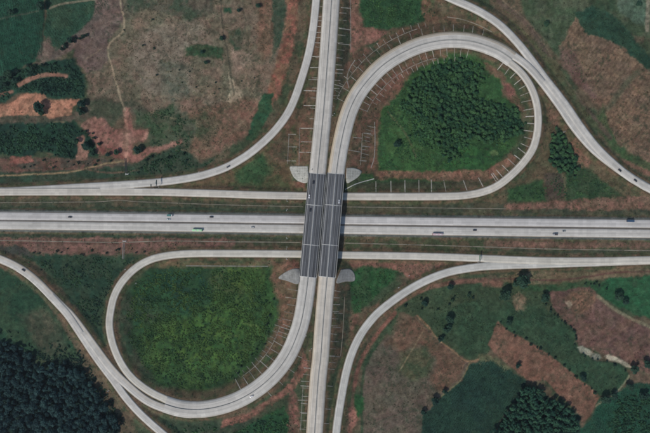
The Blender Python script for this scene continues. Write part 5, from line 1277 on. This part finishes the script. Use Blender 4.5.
def bus(col, roofcol, label):
    root = empty('bus'); tag(root, label, 'bus', 'vehicles on the interchange'); b = paint('bus_paint', col); rf = paint('bus_roof_paint', roofcol)
    L = 5.9
    MB().prism([(-L, .4), (-L, 1.3), (L, 1.3), (L + .05, .4)], -1.25, 1.25).build('body', b, root, bevel=.04)
    MB().prism([(-L + .02, 1.3), (-L + .05, 2.5), (L - .25, 2.5), (L - .02, 1.3)], -1.235, 1.235).build('window', M_GLASS, root, bevel=.02)
    MB().prism([(-L, 2.5), (-L + .15, 3.15), (-L + .6, 3.3), (L - 1.0, 3.3), (L - .45, 3.1), (L - .2, 2.5)], -1.25, 1.25, ins=.2).build('roof', rf, root, bevel=.05)
    for x in (-3.2, 1.4): MB().box(x - .9, x + .9, -.75, .75, 3.3, 3.52).build('roof_air_conditioner', M_BARR, root, bevel=.05)
    for s in (-1, 1): MB().box(L - .1, L + .25, s * 1.35 - .08, s * 1.35 + .08, 1.9, 2.4).build('wing_mirror', M_DARK, root)
    wheels(root, (-3.6, 3.7), 1.25, .5, .3); lights(root, L + .04, -L, 1.0, .8)
    return root
def truck(cabcol, boxcol, label, L=6.5, hgt=2.9, wid=2.3, open_top=False):
    root = empty('truck'); tag(root, label, 'truck', 'vehicles on the interchange'); c_ = paint('cab_paint', cabcol); bx_ = paint('cargo_paint', boxcol, .6)
    xf = L / 2; hw = wid / 2
    cb = empty  # cab first
    cabp = MB().prism([(xf - 1.7, .5), (xf - 1.7, 2.2), (xf - 1.45, 2.35), (xf - .55, 2.3), (xf - .1, 1.4), (xf, 1.2), (xf, .5)], -hw + .1, hw - .1, ins=.08).build('cab', c_, root, bevel=.04)
    MB().prism([(xf - .56, 2.2), (xf - .5, 2.2), (xf - .07, 1.4), (xf - .13, 1.38)], -hw + .25, hw - .25).build('windscreen', M_GLASS, cabp)
    MB().box(-xf, xf - 1.75, -.45, .45, .55, .8).build('chassis', M_DARK, root)
    if open_top:
        m = MB(); x0, x1 = -xf, xf - 1.9
        m.box(x0, x1, -hw, hw, .8, .95); m.box(x0, x1, -hw, -hw + .1, .95, 2.0); m.box(x0, x1, hw - .1, hw, .95, 2.0); m.box(x0, x0 + .1, -hw + .1, hw - .1, .95, 2.0); m.box(x1 - .1, x1, -hw + .1, hw - .1, .95, 2.3)
        m.build('cargo_bed', bx_, root)
    else:
        MB().box(-xf, xf - 1.85, -hw, hw, .82, hgt).build('cargo_box', bx_, root, bevel=.05)
    wheels(root, (-xf + 1.1, -xf + 2.2, xf - .95) if L > 8 else (-xf + 1.3, xf - .95), hw - .02, .45, .28); lights(root, xf + .02, -xf, hw - .35, .75)
    return root
def motorcycle(label):
    root = empty('motorcycle'); tag(root, label, 'motorcycle', 'vehicles on the interchange')
    for x in (-.65, .65):
        w_ = MB().cyl((x, -.06, .3), (x, .06, .3), .3, n=16).build('wheel', M_TYRE, root); MB().cyl((x, -.07, .3), (x, .07, .3), .18, n=12).build('rim', M_RIM, w_)
    MB().prism([(-.75, .6), (-.6, .8), (.0, .75), (.35, .95), (.6, .9), (.45, .45), (-.3, .35)], -.16, .16, ins=.04).build('body', M_DARK, root, bevel=.03)
    MB().box(-.7, 0, -.15, .15, .80, .88).build('seat', M_TYRE, root, bevel=.02)
    MB().cyl((.45, -.36, 1.03), (.45, .36, 1.03), .03, n=8).build('handlebar', M_DARK, root)
    return root
def rider(label, shirt):
    """seated figure grown as one skinned surface"""
    me = bpy.data.meshes.new('person')
    J = {'pel': (-.25, 0, .95), 'sp': (-.22, 0, 1.15), 'ch': (-.12, 0, 1.38), 'nk': (-.06, 0, 1.52), 'hd': (-.02, 0, 1.66), 'ht': (-.02, 0, 1.78)}
    V = [J[k] for k in ('pel', 'sp', 'ch', 'nk', 'hd', 'ht')]; E = [(0, 1), (1, 2), (2, 3), (3, 4), (4, 5)]; R = [.15, .14, .17, .065, .11, .09]
    for s in (-1, 1):
        b = len(V); V += [(-.11, s * .19, 1.42), (.08, s * .27, 1.22), (.36, s * .3, 1.08), (.44, s * .3, 1.06)]; R += [.07, .05, .04, .035]
        E += [(2, b), (b, b + 1), (b + 1, b + 2), (b + 2, b + 3)]
        b = len(V); V += [(-.22, s * .12, .92), (.18, s * .2, .82), (.0, s * .2, .42), (.12, s * .2, .34)]; R += [.09, .07, .05, .04]
        E += [(0, b), (b, b + 1), (b + 1, b + 2), (b + 2, b + 3)]
    me.from_pydata(V, E, []); o = bpy.data.objects.new('person', me); C.objects.link(o)
    sk = o.modifiers.new('skin', 'SKIN'); ss = o.modifiers.new('sub', 'SUBSURF'); ss.levels = ss.render_levels = 1
    for i, r in enumerate(R): me.skin_vertices[0].data[i].radius = (r, r)
    me.skin_vertices[0].data[0].use_root = True
    me.materials.append(plain('clothing', shirt, .9, .1)); tag(o, label, 'person')
    h = MB()
    for k in range(1):
        import math as _m
        for i in range(5):
            z0 = 1.64 + .035 * i; r0 = .125 * _m.sqrt(max(.05, 1 - (i / 5.2) ** 2)); r1 = .125 * _m.sqrt(max(.02, 1 - ((i + 1) / 5.2) ** 2))
            h.cyl((-.02, 0, z0), (-.02, 0, z0 + .035), r0, r1, 12)
    h.build('helmet', M_DARK, o)
    return o
def put(o, px, py, deg, z=0.0, ground=False):
    """deg: heading in the photograph, 0 = east, counter-clockwise"""
    q = to_world(np.array([px, py, z])); o.location = (float(q[0]), float(q[1]), z + 0.02); o.rotation_euler = (0, 0, math.radians(deg)); return o
WHITE = (.62, .62, .62); BLACK = (.012, .012, .014)
put(car((.02, .022, .026), 'black car alone on the upper carriageway, far left'), 70.2, 217.0, -1)
put(truck(WHITE, (.03, .13, .12), 'dark teal box truck on the upper carriageway beside a small car', 6.6), 170.4, 215.3, -1)
put(car((.45, .5, .5), 'pale grey car just below the teal truck'), 168.6, 219.3, -1)
put(car(BLACK, 'black car on the upper carriageway right of the teal truck'), 211.6, 216.9, -1)
put(bus((.20, .52, .20), (.36, .62, .34), 'light green bus on the lower carriageway'), 197.6, 230.2, 179)
put(car((.42, .42, .40), 'small grey car on the lower carriageway left of the bridge'), 252.7, 227.3, 179)
put(bus((.42, .10, .12), (.50, .36, .37), 'pinkish white bus on the lower carriageway right of the bridge'), 437.3, 234.3, 179)
put(car((.03, .03, .035), 'dark car on the lower carriageway right of the pinkish bus'), 474.6, 230.2, 179)
put(truck((.5, .5, .5), (.06, .05, .05), 'short dark brown truck on the lower carriageway, right side', 5.6, 2.6, 2.0), 554.5, 234.4, 179)
put(car((.26, .27, .26), 'small car ahead of the brown truck near the median'), 563.7, 231.0, 179)
put(truck((.03, .06, .13), (.02, .05, .10), 'big dark blue truck on the upper carriageway near the right edge', 9.2, 3.6, 2.6), 629.9, 221.0, -1)
put(car((.05, .055, .075), 'dark blue car on the north west ramp'), 228.4, 166.6, 29, .8)
put(car(BLACK, 'black car ahead on the eastern ramp, upper one of two'), 619.5, 170.4, -38, .45)
put(car((.014, .014, .018), 'black car lower one of two on the eastern ramp'), 635.2, 180.6, -36, .25)
put(car((.02, .02, .028), 'black car on the south west ramp near the left edge'), 23.7, 270.0, 144, .6)
put(car((.6, .6, .62), 'white car on the outer side of the south west loop'), 251.6, 396.2, 208, 5.0)
put(car((.62, .62, .64), 'white car on the left edge of the western bridge deck'), 309.4, 196.3, 262, 9.1)
put(car((.60, .60, .62), 'white car on the right lane of the eastern bridge deck'), 339.0, 201.8, 84, 9.1)
put(car((.010, .010, .012), 'black car on the western deck just after the northern joint'), 313.4, 182.5, 264, 9.1)
put(car((.010, .010, .012), 'black car on the western deck below the second pale joint'), 310.4, 210.2, 264, 9.1)
mc = put(motorcycle('dark motorcycle on the concrete just north of the western deck'), 312.1, 169.6, 264, 8.95)
rd = put(rider('motorcycle rider in dark clothes sitting on the dark motorcycle', (.03, .03, .035)), 312.1, 169.6, 264, 8.95)

# ------------------------------------------------------------------ sign gantries, signs and lamp posts
M_SIGN = paint('sign_green', (.01, .12, .06), .5)
M_SIGNW = paint('sign_white', (.65, .65, .65), .5)
def gantry(px, py, reach, label, lean=0):
    """cantilever sign mast at the gore, its arm reaching over the lane to the north"""
    g = to_world(np.array([px, py, 0.0]))
    root = empty('sign_gantry', (float(g[0]), float(g[1]), -0.3)); tag(root, label, 'sign gantry')
    MB().cyl((0, 0, 0), (0, 0, 7.6), .24, .18, 14).build('mast', M_DARK, root)
    a = MB(); a.box(-.14, .14, 0, reach, 6.0, 6.25); a.box(-.14, .14, 0, reach, 7.2, 7.45)
    for i in range(int(reach / 1.2)): a.box(-.05, .05, i * 1.2, i * 1.2 + .1, 6.2, 7.3)
    a.build('arm', M_DARK, root)
    MB().box(-.32, -.18, reach * .35, reach * .98, 5.4, 7.8).build('sign_panel', M_SIGN, root, bevel=.02)
    MB().box(-.6, .6, -.6, .6, -.1, .35).build('footing', M_CONC_D, root)
gantry(158.6, 187.0, 8.2, 'right overhead sign mast on the western ramp fork')
gantry(153.2, 188.2, 4.4, 'left small sign mast on the tip of the western ramp fork')
gantry(478.2, 262.2, 9.0, 'overhead sign mast on the tip of the eastern ramp fork')
def roadsign(px, py, label, w_=1.4, h_=1.8, rz=0, mat=None):
    g = gpt(px, py); root = empty('road_sign', tuple(g), math.radians(rz)); tag(root, label, 'road sign')
    MB().cyl((0, 0, -.4), (0, 0, 2.2), .06, n=8).build('post', M_STEEL, root)
    MB().box(-w_ / 2, w_ / 2, -.06, .0, 1.6, 1.6 + h_).build('sign_panel', mat or M_SIGNW, root, bevel=.01)
    MB().box(-.35, .35, -.35, .35, -.2, .18).build('footing', M_BARR, root)
roadsign(199.4, 172.2, 'small white sign on the upper edge of the north west ramp', rz=20)
roadsign(563.6, 132.0, 'white sign at the tip of the small wood by the eastern ramp', 2.2, 2.2, 40)
roadsign(125.4, 269.4, 'white marker post left of the south west loop', 1.2, 1.6, 30)
roadsign(129.2, 372.8, 'white sign on the inner edge of the south west loop lane', 1.6, 1.8, 50)
roadsign(109.0, 390.4, 'white sign on the left verge of the south west ramp', 1.4, 1.8, 130)
roadsign(96.4, 395.4, 'small white marker inside the edge of the big wood', 1.0, 1.4, 0)
roadsign(136.0, 283.4, 'white marker inside the upper left of the south west loop', 1.0, 1.4, 20)
roadsign(398.5, 287.5, 'white board between the red strip and the south east ramp', 2.4, 1.6, 30)
roadsign(409.0, 275.5, 'white sign above the south east ramp on the reddish earth', 1.6, 1.6, 30)
def lamp(px, py, label, rz=0):
    g = gpt(px, py); root = empty('street_lamp', tuple(g), math.radians(rz)); tag(root, label, 'street lamp', 'street lamps beside the motorway and the bridge')
    MB().cyl((0, 0, -.4), (0, 0, 8.5), .12, .07, 10).build('pole', M_STEEL, root)
    MB().cyl((0, 0, 8.4), (1.5, 0, 8.8), .05, .04, 8).build('arm', M_STEEL, root)
    MB().prism([(1.4, 8.72), (1.45, 8.9), (2.2, 8.92), (2.25, 8.8)], -.16, .16, ins=.02).build('lamp_head', M_SIGNW, root, bevel=.02)
    MB().box(-.4, .4, -.4, .4, -.2, .25).build('footing', M_BARR, root)
lamp(287.2, 201.2, 'street lamp between the western ramp and the motorway, left of the bridge', 90)
lamp(287.2, 209.2, 'street lamp on the upper edge of the motorway, left of the bridge', -90)
lamp(287.0, 238.6, 'street lamp on the lower edge of the motorway, left of the bridge', 90)
lamp(287.0, 247.0, 'street lamp above the southern ramp, left of the bridge', -90)
lamp(287.0, 259.4, 'street lamp below the southern ramp, left of the bridge', 90)
lamp(311.4, 348.6, 'street lamp between the south road and the loop, lower one', 180)
lamp(306.0, 335.8, 'street lamp on the outer side of the south west loop below the bridge', 140)
lamp(332.8, 115.4, 'street lamp in the gap between north road and loop', 0)

# ------------------------------------------------------------------ thin haze between the ground and the drone
hz = MB().box(-9000, 9000, -9000, 9000, -14, H + 12)
mh = bpy.data.materials.new('thin_haze'); mh.use_nodes = True; nh = mh.node_tree
nh.nodes.remove(nh.nodes['Principled BSDF'])
pv = nh.nodes.new('ShaderNodeVolumePrincipled'); pv.inputs['Density'].default_value = 0.000035
pv.inputs['Color'].default_value = (0.78, 0.88, 1.0, 1); pv.inputs['Anisotropy'].default_value = 0.2
nh.links.new(pv.outputs[0], nh.nodes['Material Output'].inputs['Volume'])
tag(hz.build('haze', mh), 'thin bluish haze in the air under the drone', kind='stuff')
